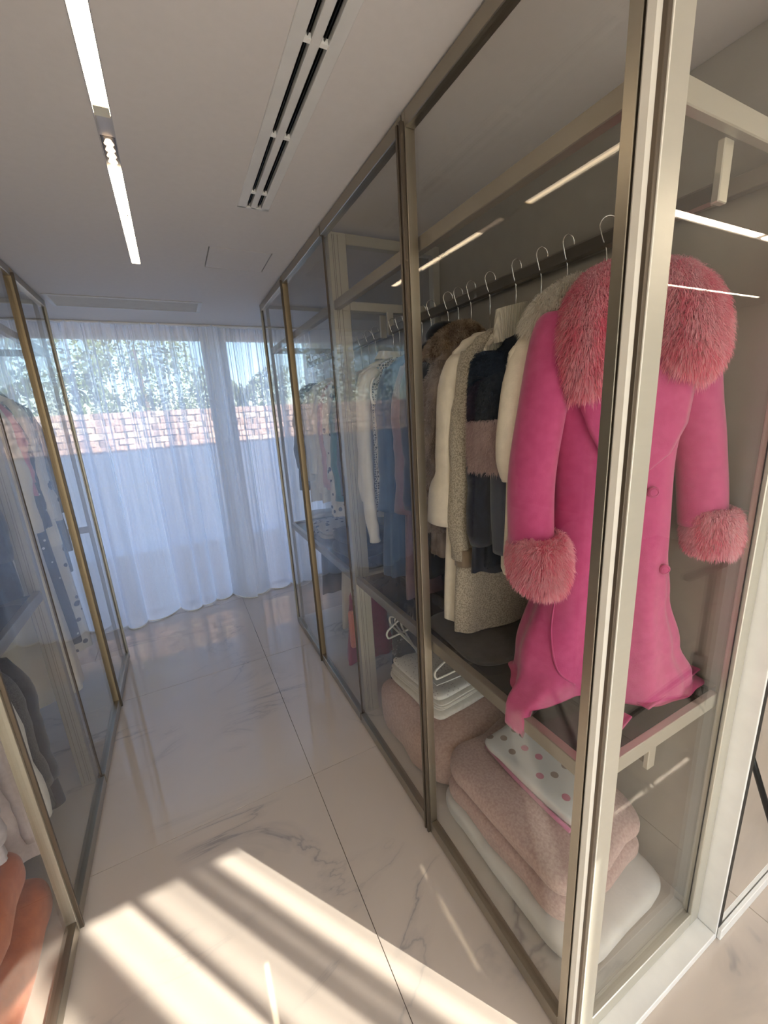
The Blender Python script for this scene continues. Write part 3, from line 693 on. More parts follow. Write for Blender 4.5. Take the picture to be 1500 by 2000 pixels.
# sleeves
sp = path([CW(-.185, 0, 1.985), CW(-.210, .02, 1.92), CW(-.238, .05, 1.78), CW(-.264, .065, 1.60), CW(-.262, .07, 1.42)], 22)
MB().tube(sp, [.045, .054]+[.056+.0003*i+.002*math.sin(i*1.1) for i in range(20)], 28, [.045, .055]+[.060]*20, up=(CA, SA, 0)).build('sleeve', F['pink'], coat)
sp = path([CW(.105, 0, 1.985), CW(.140, -.01, 1.90), CW(.168, -.01, 1.76), CW(.195, -.005, 1.60), CW(.215, .0, 1.44)], 22)
MB().tube(sp, [.040, .045]+[.044+.0006*i+.002*math.sin(i*1.3) for i in range(20)], 28, [.045, .055]+[.058]*20, up=(CA, SA, 0)).build('sleeve', F['pink'], coat)
def fur_tube(name, pts, rad, ry, mat, parent, cnt, ln, seed, n=20, droop=.55, wd=.0013):
    P_ = path(pts, 20); m = len(P_)
    R = [lerpk([(i/(len(rad)-1), r_) for i, r_ in enumerate(rad)], k/(m-1)) for k in range(m)]
    RY = [lerpk([(i/(len(ry)-1), r_) for i, r_ in enumerate(ry)], k/(m-1)) for k in range(m)]
    t_ = MB().tube(P_, R, n, RY, up=(CA, SA, 0))
    # make sure the normals used for the strands point outward
    V = np.array(t_.v); q = t_.f[5*n]; c = np.array(P_[5]); A, B, D = V[q[0]], V[q[1]], V[q[3]]
    flip = np.dot(np.cross(B-A, D-A), (A-c)) < 0
    return fur_part(name, t_, mat, parent, cnt, ln, wd, droop, seed, flip=flip, clump=False)
fur_tube('fur_cuff', [CW(-.240, .075, 1.440), CW(-.240, .075, 1.425), CW(-.242, .075, 1.375), CW(-.242, .075, 1.328), CW(-.242, .075, 1.313)], [.080, .108, .114, .108, .080], [.045, .060, .066, .060, .042], F['pinkfur'], coat, 26000, .031, 21, wd=.0017)
fur_tube('fur_cuff', [CW(.232, .01, 1.482), CW(.232, .01, 1.468), CW(.236, .01, 1.425), CW(.238, .01, 1.382), CW(.238, .01, 1.368)], [.045, .058, .062, .058, .045], [.04, .050, .055, .050, .04], F['pinkfur'], coat, 20000, .027, 22, wd=.0017)
fur_tube('fur_collar', [CW(-.135, .07, 1.81), CW(-.148, .075, 1.87), CW(-.140, .065, 1.97), CW(-.10, .03, 2.035), CW(-.025, -.03, 2.05), CW(.045, .02, 2.03), CW(.078, .05, 1.965), CW(.08, .065, 1.885), CW(.07, .065, 1.845)],
         [.030, .045, .050, .052, .050, .060, .070, .068, .040], [.035, .048, .052, .052, .055, .058, .062, .060, .038], F['pinkfur'], coat, 95000, .040, 23, 26, wd=.0015)
# belt lying on the shelf and its loose end
bz = .953
mb = MB(); mb.bbox((.0, 0, 0), (.30, .034, .006), .002); b = mb.build('belt', F['pink'], coat, (0, 0, 0))
b.location = Vector((1.03, .525, .955))-coat.location; b.rotation_euler = (0, .0, math.radians(4))
mb = MB(); mb.bbox((.0, 0, 0), (.13, .032, .006), .002); b = mb.build('belt', F['pink'], coat, (0, 0, 0))
b.location = Vector((.86, .515, .938))-coat.location; b.rotation_euler = (0, 0, math.radians(12))
h = hanger(ROD, .745, ZR-.02, ANG, 2.055, 'chrome hook hanger carrying the pink coat', g1, w=.16)

# ---- other garments on the upper rod, near half of the right wardrobe
H = [(.86, 'the fur-collared cream jacket'), (.95, 'the navy and pale pink fur jacket'), (1.05, 'the ribbed cream turtleneck'), (1.17, 'the speckled boucle cardigan'),
     (1.27, 'the bell-sleeved cream coat'), (1.345, 'the taupe fur coat'), (1.41, 'the brown fur coat'), (1.53, 'the black jacket next to the door stile')]
HT = [2.035, 2.03, 2.06, 2.05, 2.05, 2.04, 2.05, 2.05]
for (y, d), zt in zip(H, HT): hanger(ROD, y, ZR-.02, random.uniform(-.12, .12), zt, 'chrome hook hanger carrying '+d, g1)
t = garment('cream_jacket', 'cream wool jacket with fluffy white fur collar, left of the pink coat', 'jacket', (1.03, .855), 2.0, 1.28, .185, .19, .05, F['cream'], math.radians(-14), seed=1.0, famp=.007)
sp = path([(.935, .88, 1.965), (.880, .875, 1.87), (.848, .865, 1.75), (.836, .86, 1.65), (.850, .86, 1.585)], 20)
MB().tube(sp, [.03, .036]+[.040]*4+[.044]*8+[.043]*2+[.040, .036, .032, .028], 20, [.03, .038]+[.042]*18, up=(1, 0, 0)).build('sleeve', F['cream'], t)
sp = path([(1.20, .80, 1.93), (1.235, .80, 1.80), (1.24, .81, 1.60), (1.24, .82, 1.50)], 12)
MB().tube(sp, [.04]+[.052]*11, 16, .04).build('sleeve', F['cream'], t)
ring = [(.94+.0*q, .83, 1.985) for q in range(1)]
fur_tube('fur_collar', [(.915, .86, 1.96), (.945, .83, 2.005), (1.0, .80, 2.035), (1.06, .81, 2.035), (1.10, .84, 2.0)], [.03, .055, .062, .058, .03], [.03, .05, .055, .05, .03], F['whitefur'], t, 26000, .044, 31, wd=.0018)

t = garment('fur_jacket', 'dark navy fur jacket with a pale pink fur band on its sleeve', 'jacket', (1.03, .955), 2.0, 1.27, .17, .18, .040, F['navyfur'], math.radians(-8), seed=2.2, famp=.006, fur=(26000, .016))
sp = path([(.872, .975, 1.93), (.855, .972, 1.85), (.848, .968, 1.745)], 10)
s1 = MB().tube(sp, [.05]+[.072]*9, 18, .044, up=(1, 0, 0)); fur_part('sleeve', s1, F['navyfur'], t, 9000, .016, .0014, .8, 41)
sp = path([(.848, .968, 1.745), (.846, .965, 1.66), (.848, .965, 1.595)], 10)
s1 = MB().tube(sp, [.074]*9+[.064], 18, .043, up=(1, 0, 0)); o = fur_part('sleeve_band', s1, F['palefur'], t, 12000, .017, .0014, .8, 42); o['label'] = 'pale pink fur band'
t = garment('navy_jacket', 'dark navy jacket with a satin front hanging below the pale pink fur band', 'jacket', (1.03, 1.005), 1.97, 1.235, .175, .20, .035, F['navy'], math.radians(-4), (.55, .05, .046, 0, .02), 3.1)
MB().tube(path([(.856, .93, 1.60), (.855, .925, 1.45), (.865, .925, 1.33)], 10), .032, 14, .02, up=(1, 0, 0)).build('satin_placket', F['bluegrey'], t)
t = garment('turtleneck_sweater', 'chunky cream ribbed turtleneck sweater between the fur jacket and boucle cardigan', 'sweater', (1.03, 1.045), 2.03, 1.35, .13, .14, .035, F['creamrib'], math.radians(-6), None, 3.7)
ringp = [(1.0+.075*math.cos(q), 1.035+.045*math.sin(q), 2.05+.02*math.cos(q)) for q in np.linspace(0, 2*PI, 25)]
MB().grid(lambda u, v: (1.0+(.070-.012*v)*math.cos(2*PI*u), 1.035+(.046-.008*v)*math.sin(2*PI*u), 1.985+.10*v+.012*math.cos(2*PI*u)), 40, 6, True).build('rolled_collar', F['creamrib'], t)
t = garment('boucle_cardigan', 'long beige speckled boucle cardigan with tan cuffs, left of the navy jacket', 'cardigan', (1.03, 1.10), 2.03, .965, .165, .21, .034, F['speck'], math.radians(-3), (.70, .045, .040, .02, 0), 4.1, famp=.008)
MB().tube([(.852, 1.10, 1.30), (.852, 1.10, 1.235)], [.038, .036], 18, .030, up=(1, 0, 0)).build('cuff', fabric('tan_boucle_cuff', (.25, .19, .13), .95), t)
t = garment('bell_sleeve_coat', 'smooth cream coat with flared bell sleeve, between boucle cardigan and taupe fur', 'coat', (1.03, 1.175), 2.03, .98, .165, .20, .034, F['cream'], math.radians(-2), None, 5.0, famp=.008)
for q in (-1, 1):
    cx = 1.03+q*.185
    pts = path([(1.03+q*.14, 1.175, 1.95), (cx, 1.172, 1.86), (cx+q*.012, 1.175, 1.70), (cx+q*.018, 1.178, 1.58), (cx+q*.022, 1.185, 1.50), (cx+q*.024, 1.19, 1.38)], 20)
    R = [.032, .040]+[.040]*9+[.037, .036, .040, .052, .060, .064, .066, .067, .067]; R = R[:20]
    MB().tube(pts, R, 22, [r_*.62 for r_ in R], up=(1, 0, 0)).build('bell_sleeve', F['cream'], t)
garment('taupe_fur_coat', 'taupe fur coat with plush sleeve seen just right of the door stile', 'coat', (1.03, 1.27), 2.02, 1.22, .175, .19, .038, F['taupefur'], 0, (.62, .052, .05, .01, 0), 5.7, fur=(22000, .018))
t = garment('brown_fur_coat', 'coat with a dark brown fur hood hanging behind the taupe fur coat', 'coat', (1.03, 1.355), 2.02, 1.10, .17, .19, .032, F['black'], 0, (.60, .045, .045, .01, 0), 6.2)
fur_tube('fur_hood', [(.88, 1.325, 1.95), (.93, 1.31, 2.0), (1.0, 1.295, 2.035), (1.06, 1.315, 2.03), (1.10, 1.345, 1.99)], [.03, .05, .055, .05, .03], [.03, .045, .05, .045, .03], F['brownfur'], t, 14000, .032, 61, wd=.0016)
garment('black_jacket', 'black jacket with a high collar beside the second glass door stile', 'jacket', (1.03, 1.415), 2.06, 1.15, .18, .19, .03, F['black'], 0, (.6, .048, .045, .01, 0), 6.9, collar='roll')
# second door, near module
h2 = 'hangers on the upper rod behind the second glass door'
for y, d in ((1.60, 'the mauve dress'), (1.70, 'the long blue dress'), (1.80, 'the lace-shoulder blouse'), (1.865, 'the plain white shirt')):
    hanger(ROD, y, ZR-.02, 0, 2.05, 'thin hook hanger carrying '+d, h2)
garment('mauve_dress', 'long mauve dress half hidden by the door stile right of the blue dress', 'dress', (1.02, 1.485), 2.03, .955, .17, .20, .034, F['mauve'], 0, (.60, .045, .055, .01, 0), 7.3, famp=.008)
t = garment('blue_dress', 'long dark blue pleated dress behind the second glass door', 'dress', (1.02, 1.63), 2.03, 1.02, .17, .215, .088, F['bluedress'], 0, (.62, .05, .06, .01, 0), 8.1, folds=12, famp=.010)
pts = [(.81, 1.655, 1.93), (.795, 1.65, 1.915), (.785, 1.645, 1.88), (.783, 1.64, 1.845), (.79, 1.64, 1.825), (.80, 1.64, 1.822)]
tag(MB().tube(path(pts, 14), .0065, 8, .004).build('hanger_arm', M['white'], None, (.79, 1.645, 1.87)), 'curved white plastic hanger end poking out against the blue dress', 'hanger')
t = garment('lace_blouse', 'white blouse with dark lace shoulder and long sleeve left of the blue dress', 'blouse', (1.02, 1.79), 2.03, 1.30, .17, .18, .034, F['lacew'], 0, None, 8.8)
for q in (-1, 1):
    cx = 1.02+q*.195
    MB().tube(path([(1.02+q*.13, 1.79, 1.975), (cx, 1.80, 1.90), (cx+q*.015, 1.80, 1.65), (cx+q*.012, 1.80, 1.32), (cx, 1.80, 1.20), (cx-q*.005, 1.80, 1.14)], 20), [.03, .042]+[.042]*12+[.04, .034, .026, .022, .026, .03], 18, [.02, .024]+[.028]*18, up=(1, 0, 0)).build('sleeve', F['white'], t)
garment('white_shirt', 'white shirt with shirt collar hanging against the partition post', 'shirt', (1.02, 1.865), 2.04, 1.25, .185, .18, .026, F['white'], 0, (.62, .04, .034, .005, 0), 9.4, collar='shirt')

# far module of the right wardrobe
h3 = 'hangers on the rod behind the two farthest right doors'
far = [('white_blouse', 'crumpled white blouse with short sleeve, first beyond the right partition post', 'blouse', 2.06, 1.30, F['white']),
       ('navy_shirt', 'navy shirt peeking out beside the teal blouse', 'shirt', 2.15, 1.32, F['navy']),
       ('teal_blouse', 'teal green blouse behind the third glass door', 'blouse', 2.25, 1.45, F['teal']),
       ('floral_dress', 'white dress with small dark print next to the teal blouse', 'dress', 2.36, 1.16, F['floral']),
       ('pale_pink_blouse', 'pale pink blouse amid the white blouses', 'blouse', 2.46, 1.32, F['palepink']),
       ('white_blouse', 'long loose white blouse left of the pale pink one', 'blouse', 2.57, 1.22, F['white']),
       ('white_blouse', 'white cotton blouse nearest the gold-edged stile', 'blouse', 2.68, 1.28, F['white']),
       ('white_shirt', 'white shirt just beyond the gold-edged stile', 'shirt', 2.79, 1.18, F['white']),
       ('blue_blouse', 'mid-blue blouse behind the farthest right door', 'blouse', 2.93, 1.25, F['bluedress']),
       ('navy_dress', 'dark navy dress hanging nearest the curtain in the right wardrobe', 'dress', 3.09, 1.22, F['navy'])]
for i, (k, l, c, y, zh, m_) in enumerate(far):
    garment(k, l, c, (1.02, y), 2.02-.01*(i % 3), zh, .175, .20+.01*(i % 2), .042, m_, random.uniform(-.08, .08), (.55+.05*(i % 3), .045, .042, .01, 0), 10+i*.7, famp=.012, folds=6+i % 4, n=44, nv=26)
    hanger(ROD, y, ZR-.02, 0, 2.04, 'thin hook hanger carrying the '+l.split(',')[0].split(' behind')[0].split(' amid')[0].split(' just')[0].split(' hanging')[0].split(' nearest')[0].split(' left')[0].split(' peeking')[0], h3)

# ---- folded things: soft slab with rounded, slumped edges
def soft(name, label, cat, x0, x1, y0, y1, z0, z1, mat, rot=0, seed=0, fold=0, amp=.006, puff=.35, group=None, parts=None):
    cx, cy = (x0+x1)/2, (y0+y1)/2; hx, hy, hz = (x1-x0)/2, (y1-y0)/2, (z1-z0)/2
    t = thing(name, label, cat, (cx, cy, z0), group); ca, sa = math.cos(rot), math.sin(rot)
    layers = max(1, fold)
    for k in range(layers):
        za = z0+(z1-z0)*k/layers; zb_ = z0+(z1-z0)*(k+1)/layers; h = (zb_-za)/2
        m = MB(); jx, jy = (random.uniform(-.006, .006) for _ in range(2)) if layers > 1 else (0, 0)
        def fn(u, v):
            th = 2*PI*u; ph = PI*(v-.5)
            ex = puff; c, s_ = math.cos(th), math.sin(th); cp, spp = math.cos(ph), math.sin(ph)
            a = hx*math.copysign(abs(c)**ex, c)*abs(cp)**.30; b = hy*math.copysign(abs(s_)**ex, s_)*abs(cp)**.30
            a += amp*math.sin(b*26+seed+k)*.8; b += amp*math.sin(a*31+seed*2+k)*.8
            z = h*math.copysign(abs(spp)**.6, spp)
            if spp > 0 or k > 0: z += amp*.8*(math.sin(a*17+seed)+math.sin(b*13+a*9+seed*1.7))*(1 if spp > 0 else .9)*(abs(cp) > .01 or 1)
            zz = za+h+z
            if k == 0: zz = max(zz, z0)
            return (cx+jx+ca*a-sa*b, cy+jy+sa*a+ca*b, zz)
        m.grid(fn, 64, 26, True); m.build('layer' if layers > 1 else 'body', mat[k % len(mat)] if isinstance(mat, (list, tuple)) else mat, t)
    return t
# left bundle under the shelf: blush fleece blanket, towels on it
soft('fleece_blanket', 'plump blush fleece blanket folded on the wardrobe floor behind the second door', 'blanket', .775, 1.31, 1.21, 1.87, .056, .335, F['fleece'], 0, 1.1, 1, .010, .45)
soft('folded_towel', 'cream towel at the bottom of the folded pile on the blush blanket', 'towel', .865, 1.24, 1.36, 1.82, .337, .378, F['towel'], math.radians(5), 2.0, 1, .003, .22)
soft('folded_towel', 'white towel with fine folded edges in the middle of the pile on the blush blanket', 'towel', .875, 1.23, 1.38, 1.81, .381, .418, [F['towel'], F['towel'], F['towel']], math.radians(7), 2.6, 3, .0015, .20)
M['tprint'] = spots('white_grey_print', (.78, .76, .72), (.46, .41, .40), 70, .22)
t = soft('folded_sheet', 'white sheet with grey speckled print on top of the folded towels', 'sheet', .885, 1.22, 1.39, 1.80, .421, .455, M['tprint'], math.radians(6), 3.3, 1, .003, .20)
MB().bbox((.95, 1.45, .4535), (1.10, 1.50, .460), .002).build('ribbon', plain('white_satin', (.9, .9, .88), .3), t)
# near bundle: white duvet, dusty pink fleece, dotted pillow case
soft('folded_duvet', 'white duvet folded at the bottom under the dusty pink fleece', 'duvet', .80, 1.30, .52, 1.235, .056, .150, F['white'], math.radians(1), 4.4, 1, .005, .28)
soft('fleece_blanket', 'dusty pink fleece blanket lying on the white duvet behind the nearest door', 'blanket', .815, 1.285, .60, 1.225, .153, .345, F['fleece2'], math.radians(2), 5.1, 2, .010, .30)
# printed dots at their own places on the pillow case
def dotted():
    m, nt, b = newmat('dotted_cotton'); b.inputs['Roughness'].default_value = .75
    v = coords(nt); col = None
    base = N(nt, 'ShaderNodeRGB'); base.outputs[0].default_value = (.82, .80, .76, 1); cur = base.outputs[0]
    D = [(-.055, .17, 0), (.012, .175, 1), (-.075, .10, 1), (-.02, .085, 2), (-.005, .025, 2), (.06, .015, 1), (-.07, -.04, 2), (-.02, -.065, 1), (.045, -.06, 1), (-.06, -.15, 2), (.03, -.16, 1), (.085, .10, 2), (.08, -.12, 2), (-.095, .21, 1)]
    cols = [(.45, .36, .30), (.42, .33, .27), (.70, .28, .36)]
    for x, y, c in D:
        d = N(nt, 'ShaderNodeVectorMath', operation='SUBTRACT'); d.inputs[1].default_value = (x, y, 0); nt.links.new(v, d.inputs[0])
        sc = N(nt, 'ShaderNodeVectorMath', operation='MULTIPLY'); sc.inputs[1].default_value = (1, 1, 0); nt.links.new(d.outputs[0], sc.inputs[0])
        ln = N(nt, 'ShaderNodeVectorMath', operation='LENGTH'); nt.links.new(sc.outputs[0], ln.inputs[0])
        lt = N(nt, 'ShaderNodeMath', operation='LESS_THAN'); lt.inputs[1].default_value = .0145; nt.links.new(ln.outputs['Value'], lt.inputs[0])
        mx = N(nt, 'ShaderNodeMix', data_type='RGBA'); mx.inputs[7].default_value = (*cols[c], 1)
        nt.links.new(lt.outputs[0], mx.inputs[0]); nt.links.new(cur, mx.inputs[6]); cur = mx.outputs[2]
    nt.links.new(cur, b.inputs['Base Color']); return m
t = soft('dotted_pillowcase', 'white pillowcase with pink and taupe dots and pink edge on the dusty pink fleece', 'pillowcase', .978, 1.225, .69, 1.145, .348, .405, dotted(), math.radians(2), 6.0, 1, .005, .25)
mb = MB(); mb.tube([(.978, 1.12, .362), (.972, .95, .360), (.976, .80, .360), (.982, .70, .362)], .008, 8); mb.build('pink_edge', F['rosebl'], t)
# dark felt and leather boxes on the shelf
sh = .9195
soft('felt_cloth', 'dark grey felt cloth folded on the glass shelf left of the coat hem', 'cloth', .785, 1.27, .90, 1.30, sh+.001, sh+.035, F['felt'], math.radians(-3), 7.0, 1, .003, .35)
t = thing('storage_box', 'dark brown leather box on the glass shelf behind the cream coats', 'box', (1.15, 1.47, sh))
MB().bbox((1.0, 1.36, sh+.0005), (1.30, 1.60, sh+.11), .006).build('body', F['brownbox'], t); MB().bbox((.995, 1.355, sh+.085), (1.305, 1.605, sh+.125), .006).build('lid', F['brownbox'], t)
soft('folded_cloth', 'black folded cloth on the shelf below the blue dress', 'cloth', .95, 1.25, 1.64, 1.85, sh+.001, sh+.05, F['black'], 0, 7.7, 2, .004, .3)
# white plastic hangers hanging empty from the lower rod
def plastic_hanger(name, label, x, y, z, ang, group, tilt=0):
    t = thing(name, label, 'hanger', (x, y, z), group)
    w = .20
    fr = [(0, 0, -.075), (.09, 0, -.10), (.18, 0, -.135), (w, 0, -.155), (w-.005, 0, -.178), (w-.03, 0, -.188), (0, 0, -.190), (-w+.03, 0, -.188), (-w+.005, 0, -.178), (-w, 0, -.155), (-.18, 0, -.135), (-.09, 0, -.10), (0, 0, -.075)]
    MB().tube(path(fr, 50), .0055, 8, .0045).build('frame', M['white'], t, (0, 0, 0))
    hk = [(.020*math.cos(q), 0, .0+.020*math.sin(q)) for q in np.linspace(-.2*PI, 1.1*PI, 12)]+[(-.008, 0, -.03), (0, 0, -.045), (0, 0, -.078)]
    MB().tube(hk, .0035, 8).build('hook', M['white'], t, (0, 0, 0))
    t.rotation_euler = (tilt, 0, ang); return t
gp = 'empty white plastic hangers under the lower shelf of the right wardrobe'
proto = plastic_hanger('plastic_hanger', 'empty white plastic hanger turned across the rod below the blue dress', ROD-.03, 1.72, .832, math.radians(12), gp)
for i, (x, y, a, l) in enumerate([(ROD-.02, 1.56, 78, 'white plastic hanger turned end-on, front one of the bunch under the shelf'), (ROD-.02, 1.585, 84, 'white plastic hanger second in the end-on bunch under the shelf'),
                                  (ROD-.02, 1.61, 90, 'white plastic hanger third in the end-on bunch under the shelf'), (ROD, 1.30, 5, 'white plastic hanger hanging right of the end-on bunch')]):
    c = copy_tree(proto); c.location = (x-(.12 if i < 3 else 0), y, .832); c.rotation_euler = (0, 0, math.radians(a)); c['label'] = l
# sequinned skirt with clear beads on the lower rod
t = garment('beaded_skirt', 'dark skirt sparkling with clear beads on the lower rod near the partition', 'skirt', (1.03, 1.79), .775, .20, .12, .16, .04, F['charcoal'], 0, None, 12.1, neck=.10, slope=.02)
mb = MB()
for i in range(46):
    x = .875+random.uniform(-.015, .06); z = random.uniform(.42, .74)
    c = Vector((x, 1.745+random.uniform(-.01, .01), z)); s = random.uniform(.002, .0045)
    mb.add([c+Vector(d)*s for d in ((1,0,0),(-1,0,0),(0,1,0),(0,-1,0),(0,0,1),(0,0,-1))], [(0,2,4),(2,1,4),(1,3,4),(3,0,4),(2,0,5),(1,2,5),(3,1,5),(0,3,5)])
o = mb.build('bead', plain('crystal', (.9, .92, .95), .05, .9), t); o['kind'] = 'stuff'
# far lower module
proto_y = [2.22, 2.30, 2.38, 2.46]
for i, y in enumerate(proto_y):
    c = copy_tree(proto); c.location = (.98, y, .832); c.rotation_euler = (0, 0, math.radians(30+8*i)); c['label'] = ['nearest', 'second', 'third', 'fourth'][i]+' white hanger in the row above the magenta skirt'
    c['group'] = 'white hangers on the far lower rod'
t = garment('magenta_skirt', 'magenta skirt with coral print panel low behind the third right door', 'skirt', (.96, 2.28), .66, .16, .12, .17, .05, F['magenta'], 0, None, 13.0, neck=.1, slope=.02)
MB().bbox((.80, 2.20, .30), (.84, 2.236, .56), .01).build('print_panel', F['coral'], t)
garment('white_trousers', 'white trousers hanging low behind the third right door', 'trousers', (.99, 2.50), .74, .30, .11, .14, .045, F['white'], 0, None, 13.5, neck=.1, slope=.02)
garment('grey_skirt', 'slate grey skirt hanging low near the gold-edged stile', 'skirt', (1.0, 2.95), .74, .38, .12, .14, .04, F['bluegrey'], 0, None, 13.9, neck=.1, slope=.02)
soft('folded_blouse', 'floral white blouse folded on the far end of the right shelf', 'blouse', .82, 1.25, 2.62, 3.0, .921, .99, F['floral'], 0, 8.3, 2, .006, .4)
soft('navy_bundle', 'navy folded top on the shelf below the white blouses', 'top', .80, 1.15, 2.12, 2.45, .921, 1.07, F['navy'], .1, 8.9, 2, .008, .5)
soft('white_bundle', 'white folded linen on the far right shelf', 'linen', .85, 1.25, 3.03, 3.22, .921, 1.02, F['white'], 0, 9.3, 2, .006, .4)

# ------------------------------------------------------------------ left wardrobe contents
LR = -.95
hl = 'hangers on the upper rod of the left wardrobe'
left = [('navy_coat', 'dark navy coat hanging nearest the partition post in the left wardrobe', 'coat', 2.09, 2.02, 1.12, F['navy'], .275),
        ('navy_jacket', 'navy jacket deeper behind the nearer left door', 'jacket', 1.93, 2.02, 1.15, F['bluegrey'], .25),
        ('white_dress', 'long ivory silk dress with full sleeve beyond the left partition post', 'dress', 2.56, 2.03, .40, F['silk'], .275),
        ('pink_blouse', 'dusty pink blouse next to the long ivory dress', 'blouse', 2.72, 2.0, 1.46, F['rosebl'], .25),
        ('print_dress', 'navy dress with white print beside the pink blouse', 'dress', 2.80, 2.0, .55, F['navypat'], .245),
        ('white_coat', 'white coat whose sleeve hangs right of the navy print dress', 'coat', 2.895, 2.03, 1.14, F['white'], .255),
        ('floral_dress', 'white dress with navy floral print behind the gold left stile', 'dress', 2.99, 2.0, .42, F['floral'], .25),
        ('blue_coat', 'long slate blue coat behind the farthest left door', 'coat', 3.12, 2.0, .90, F['bluedress'], .22),
        ('grey_coat', 'dark grey coat nearest the curtain in the left wardrobe', 'coat', 3.27, 2.0, 1.0, F['bluegrey'], .22)]
for i, (k, l, c, y, zt, zh, m_, w) in enumerate(left):
    garment(k, l, c, (LR, y), zt, zh, w*.86, w, .12 if k == 'white_dress' else .045, m_, random.uniform(-.05, .05), ((.66 if zh < 1.2 else .4), .048, .045, .015, 0), 20+i*.9, famp=.012, n=44, nv=28, collar='shirt' if c in ('coat', 'blouse') and i % 2 == 0 else None)
    hanger(LR, y, ZR-.02, 0, zt+.02, 'thin hook hanger carrying the '+l.split(' hanging')[0].split(' deeper')[0].split(' with full')[0].split(' next')[0].split(' beside')[0].split(' whose')[0].split(' behind')[0].split(' nearest')[0], hl)
# lower rod, nearer module
lw = [('charcoal_jacket', 'charcoal jacket hanging low, nearest the left partition post', 'jacket', 2.02, .965, .15, F['charcoal'], .235, .60),
      ('mesh_jacket', 'dark jacket with mesh shoulder between the charcoal jacket and white shirt', 'jacket', 1.93, .955, .22, F['greyjacket'], .23, .55),
      ('white_shirt', 'crumpled white shirt with long cuffed sleeve on the lower left rod', 'shirt', 1.84, .95, .25, F['white'], .235, .62),
      ('blush_shirt', 'pale blush shirt in front of the crumpled white shirt', 'shirt', 1.72, .95, .22, fabric('blush_cotton', (.68, .60, .60), .8), .245, .58),
      ('lilac_cardigan', 'lilac grey knitted cardigan hanging above the orange bags', 'cardigan', 1.50, .95, .44, F['lilac'], .245, .36)]
for i, (k, l, c, y, zt, zh, m_, w, sl) in enumerate(lw):
    garment(k, l, c, (LR, y), zt, zh, w*.86, w, .04, m_, random.uniform(-.04, .04), (sl, .048, .040, .012, 0), 30+i*.9, famp=.011, n=44, nv=28)
    hanger(LR, y, .985, 0, zt+.01, 'thin hook hanger carrying the '+l.split(' hanging')[0].split(' with')[0].split(' in front')[0].split(' on the')[0].split(' between')[0], 'hangers on the lower rod of the left wardrobe')
soft('orange_bag', 'orange felt storage bag, upper and nearer of the two on the left wardrobe floor', 'bag', -1.22, -.70, 1.08, 1.62, .24, .42, F['orange'], 0, 14.0, 1, .010, .35)
soft('orange_bag', 'orange felt storage bag lying underneath the other on the left wardrobe floor', 'bag', -1.22, -.675, 1.02, 1.66, .056, .236, F['orange'], 0, 14.7, 1, .008, .30)

# black folding stand in the part of the room seen only in the mirror
TX, TY = 2.08, .06
t = thing('tripod_stand', 'black metal tripod stand, visible only as a reflection in the mirror and end glass', 'stand', (TX, TY, 0))
MB().tube([(TX, TY, .30), (TX, TY, 1.02)], .014, 12).build('column', M['black'], t)
for q in (2.0, 4.1, 6.2):
    r_ = .29 if q < 3 or q > 5 else .33
    lg = MB().tube([(TX, TY, .50), (TX+r_*math.cos(q), TY+r_*math.sin(q), .012)], .012, 10).build('leg', M['black'], t)
    MB().tube([(TX, TY, .33), (TX+r_*.55*math.cos(q), TY+r_*.55*math.sin(q), .24)], .006, 8).build('brace', M['black'], lg)
MB().bbox((TX-.22, TY-.016, 1.0), (TX+.22, TY+.016, 1.03), .005).build('top_bar', M['black'], t)
MB().tube([(TX, TY, .47), (TX, TY, .56)], .028, 14).build('clamp', M['black'], t)

# ------------------------------------------------------------------ outside the far window
wallbox('roof_parapet', [((-3.5, -2.2, CH+.16), (7.5, 4.45, 3.2))])
terrace = MB().box((-6, 4.42, -.12), (8, 12, -.06)).build('terrace_floor', plaster('terrace_paving', (.70, .70, .71))); terrace['kind'] = 'structure'
w = thing('garden_wall', 'pale terrace wall topped by a band of reddish rough stones beyond the curtain', 'wall', (1, 7.1, -.06))
MB().box((-5, 7.05, -.06), (7, 7.3, 1.42)).build('rendered_wall', plaster('blue_grey_render', (.66, .69, .78), 3), w)
MB().bbox((-5, 7.03, .93), (7, 7.05, .945), .002).build('joint_strip', M['whitepaint'], w)
MB().box((-5, 7.09, 1.42), (7, 7.21, 1.98)).build('mortar_core', plaster('mortar', (.42, .34, .30)), w)
stm = [plaster('stone_%s' % n_, c) for n_, c in (('rose', (.60, .42, .36)), ('sand', (.66, .53, .43)), ('clay', (.48, .33, .28)))]
protoS = []
for k in range(9):
    r_ = random.Random(k); a, b, c = r_.uniform(.085, .12), .09, r_.uniform(.038, .046)
    mbx = MB().bbox((-a, -b, -c), (a, b, c), .012); mbx.v = [(x+r_.uniform(-.006, .006), y+r_.uniform(-.01, .01), z+r_.uniform(-.005, .005)) for x, y, z in mbx.v]
    me = mbx.mesh('stone'); me.materials.append(stm[k % 3]); protoS.append(me)
cnt = 0
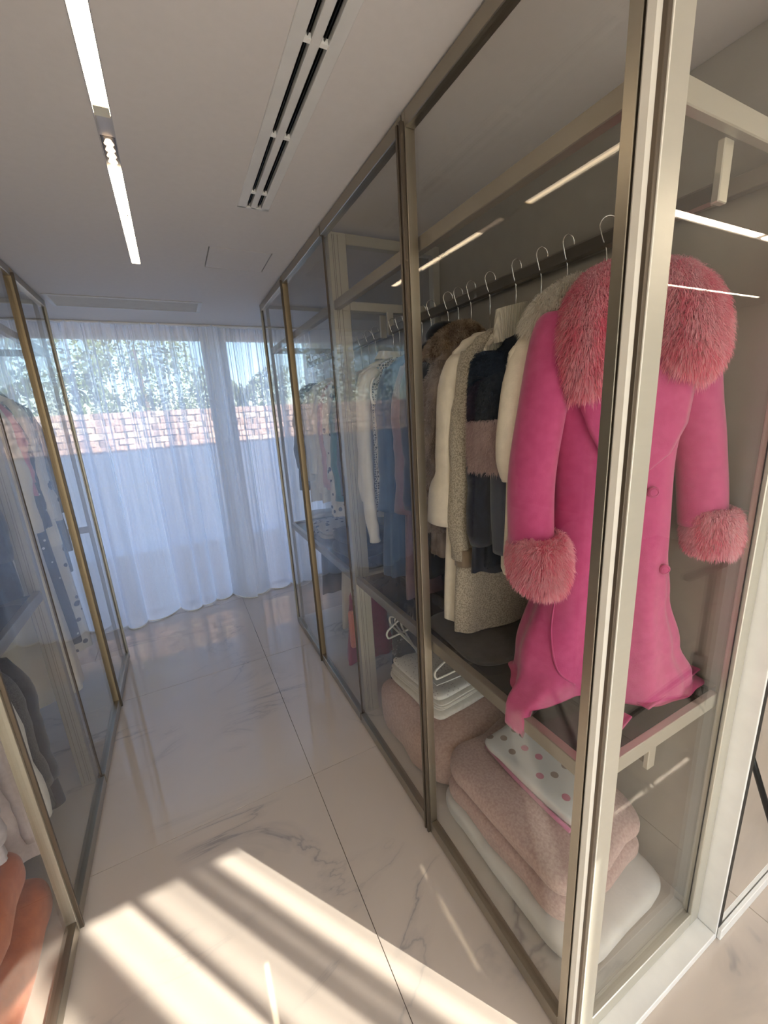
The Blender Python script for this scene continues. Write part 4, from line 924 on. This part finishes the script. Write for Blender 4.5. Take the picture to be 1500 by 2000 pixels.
for row in range(6):
    for k in range(34):
        o = bpy.data.objects.new('stone', random.choice(protoS)); COL.objects.link(o); o.parent = w
        o.location = Vector((-3.4+k*.24+(row % 2)*.12, 7.15, 1.468+row*.094))-w.location
def tree(label, x, y, hgt, rad, col, seed, conical=False):
    t = thing('tree', label, 'tree', (x, y, -.06), 'trees beyond the garden wall')
    r = np.random.default_rng(seed); n = 7000
    u = r.normal(0, 1, (n, 3)); u /= np.linalg.norm(u, axis=1)[:, None]; rd = r.uniform(.35, 1, n)**.5
    lob = 1+.25*np.sin(u[:, 0]*5+seed)+.2*np.sin(u[:, 2]*7+seed*2)
    p = u*(rd*lob)[:, None]*np.array([rad, rad, hgt*.42]); 
    if conical: p[:, :2] *= np.clip(1.1-(p[:, 2:3]/(hgt*.42)+1)*.5, .08, 1)
    p += np.array([x, y, hgt*.58]); m = MB()
    for i in range(n):
        s = r.uniform(.03, .075); a = r.normal(0, 1, 3); a /= np.linalg.norm(a); b = np.cross(a, r.normal(0, 1, 3)); b /= np.linalg.norm(b)
        c = p[i]; m.add([c-a*s, c+b*s*.5, c+a*s, c-b*s*.5], [(0, 1, 2, 3)])
    o = m.build('foliage', fabric('leaf_green_%d' % seed, col, .7, tuple(c*1.5 for c in col), 3), t); o['kind'] = 'stuff'
    MB().tube([(x, y, -.06), (x+.05, y, hgt*.4), (x, y, hgt*.75)], [.12, .09, .04], 10).build('trunk', plain('bark', (.16, .11, .08), .9), t)
for a in (('tall dark leafy tree at the left behind the garden wall', -2.4, 9.2, 4.8, 1.3, (.10, .14, .06), 3), ('bushy green tree left of centre behind the garden wall', -.6, 13.2, 5.0, 1.5, (.12, .16, .07), 4),
          ('low round tree behind the wall near the window post', 1.7, 10.8, 3.0, 1.1, (.13, .16, .09), 5), ('small tree behind the wall at the right pane', 5.0, 12.5, 3.4, 1.2, (.12, .15, .08), 6), ('slim cypress at the far left beyond the wall', -5.2, 9.5, 5.2, .8, (.06, .10, .05), 7, True)): tree(*a)
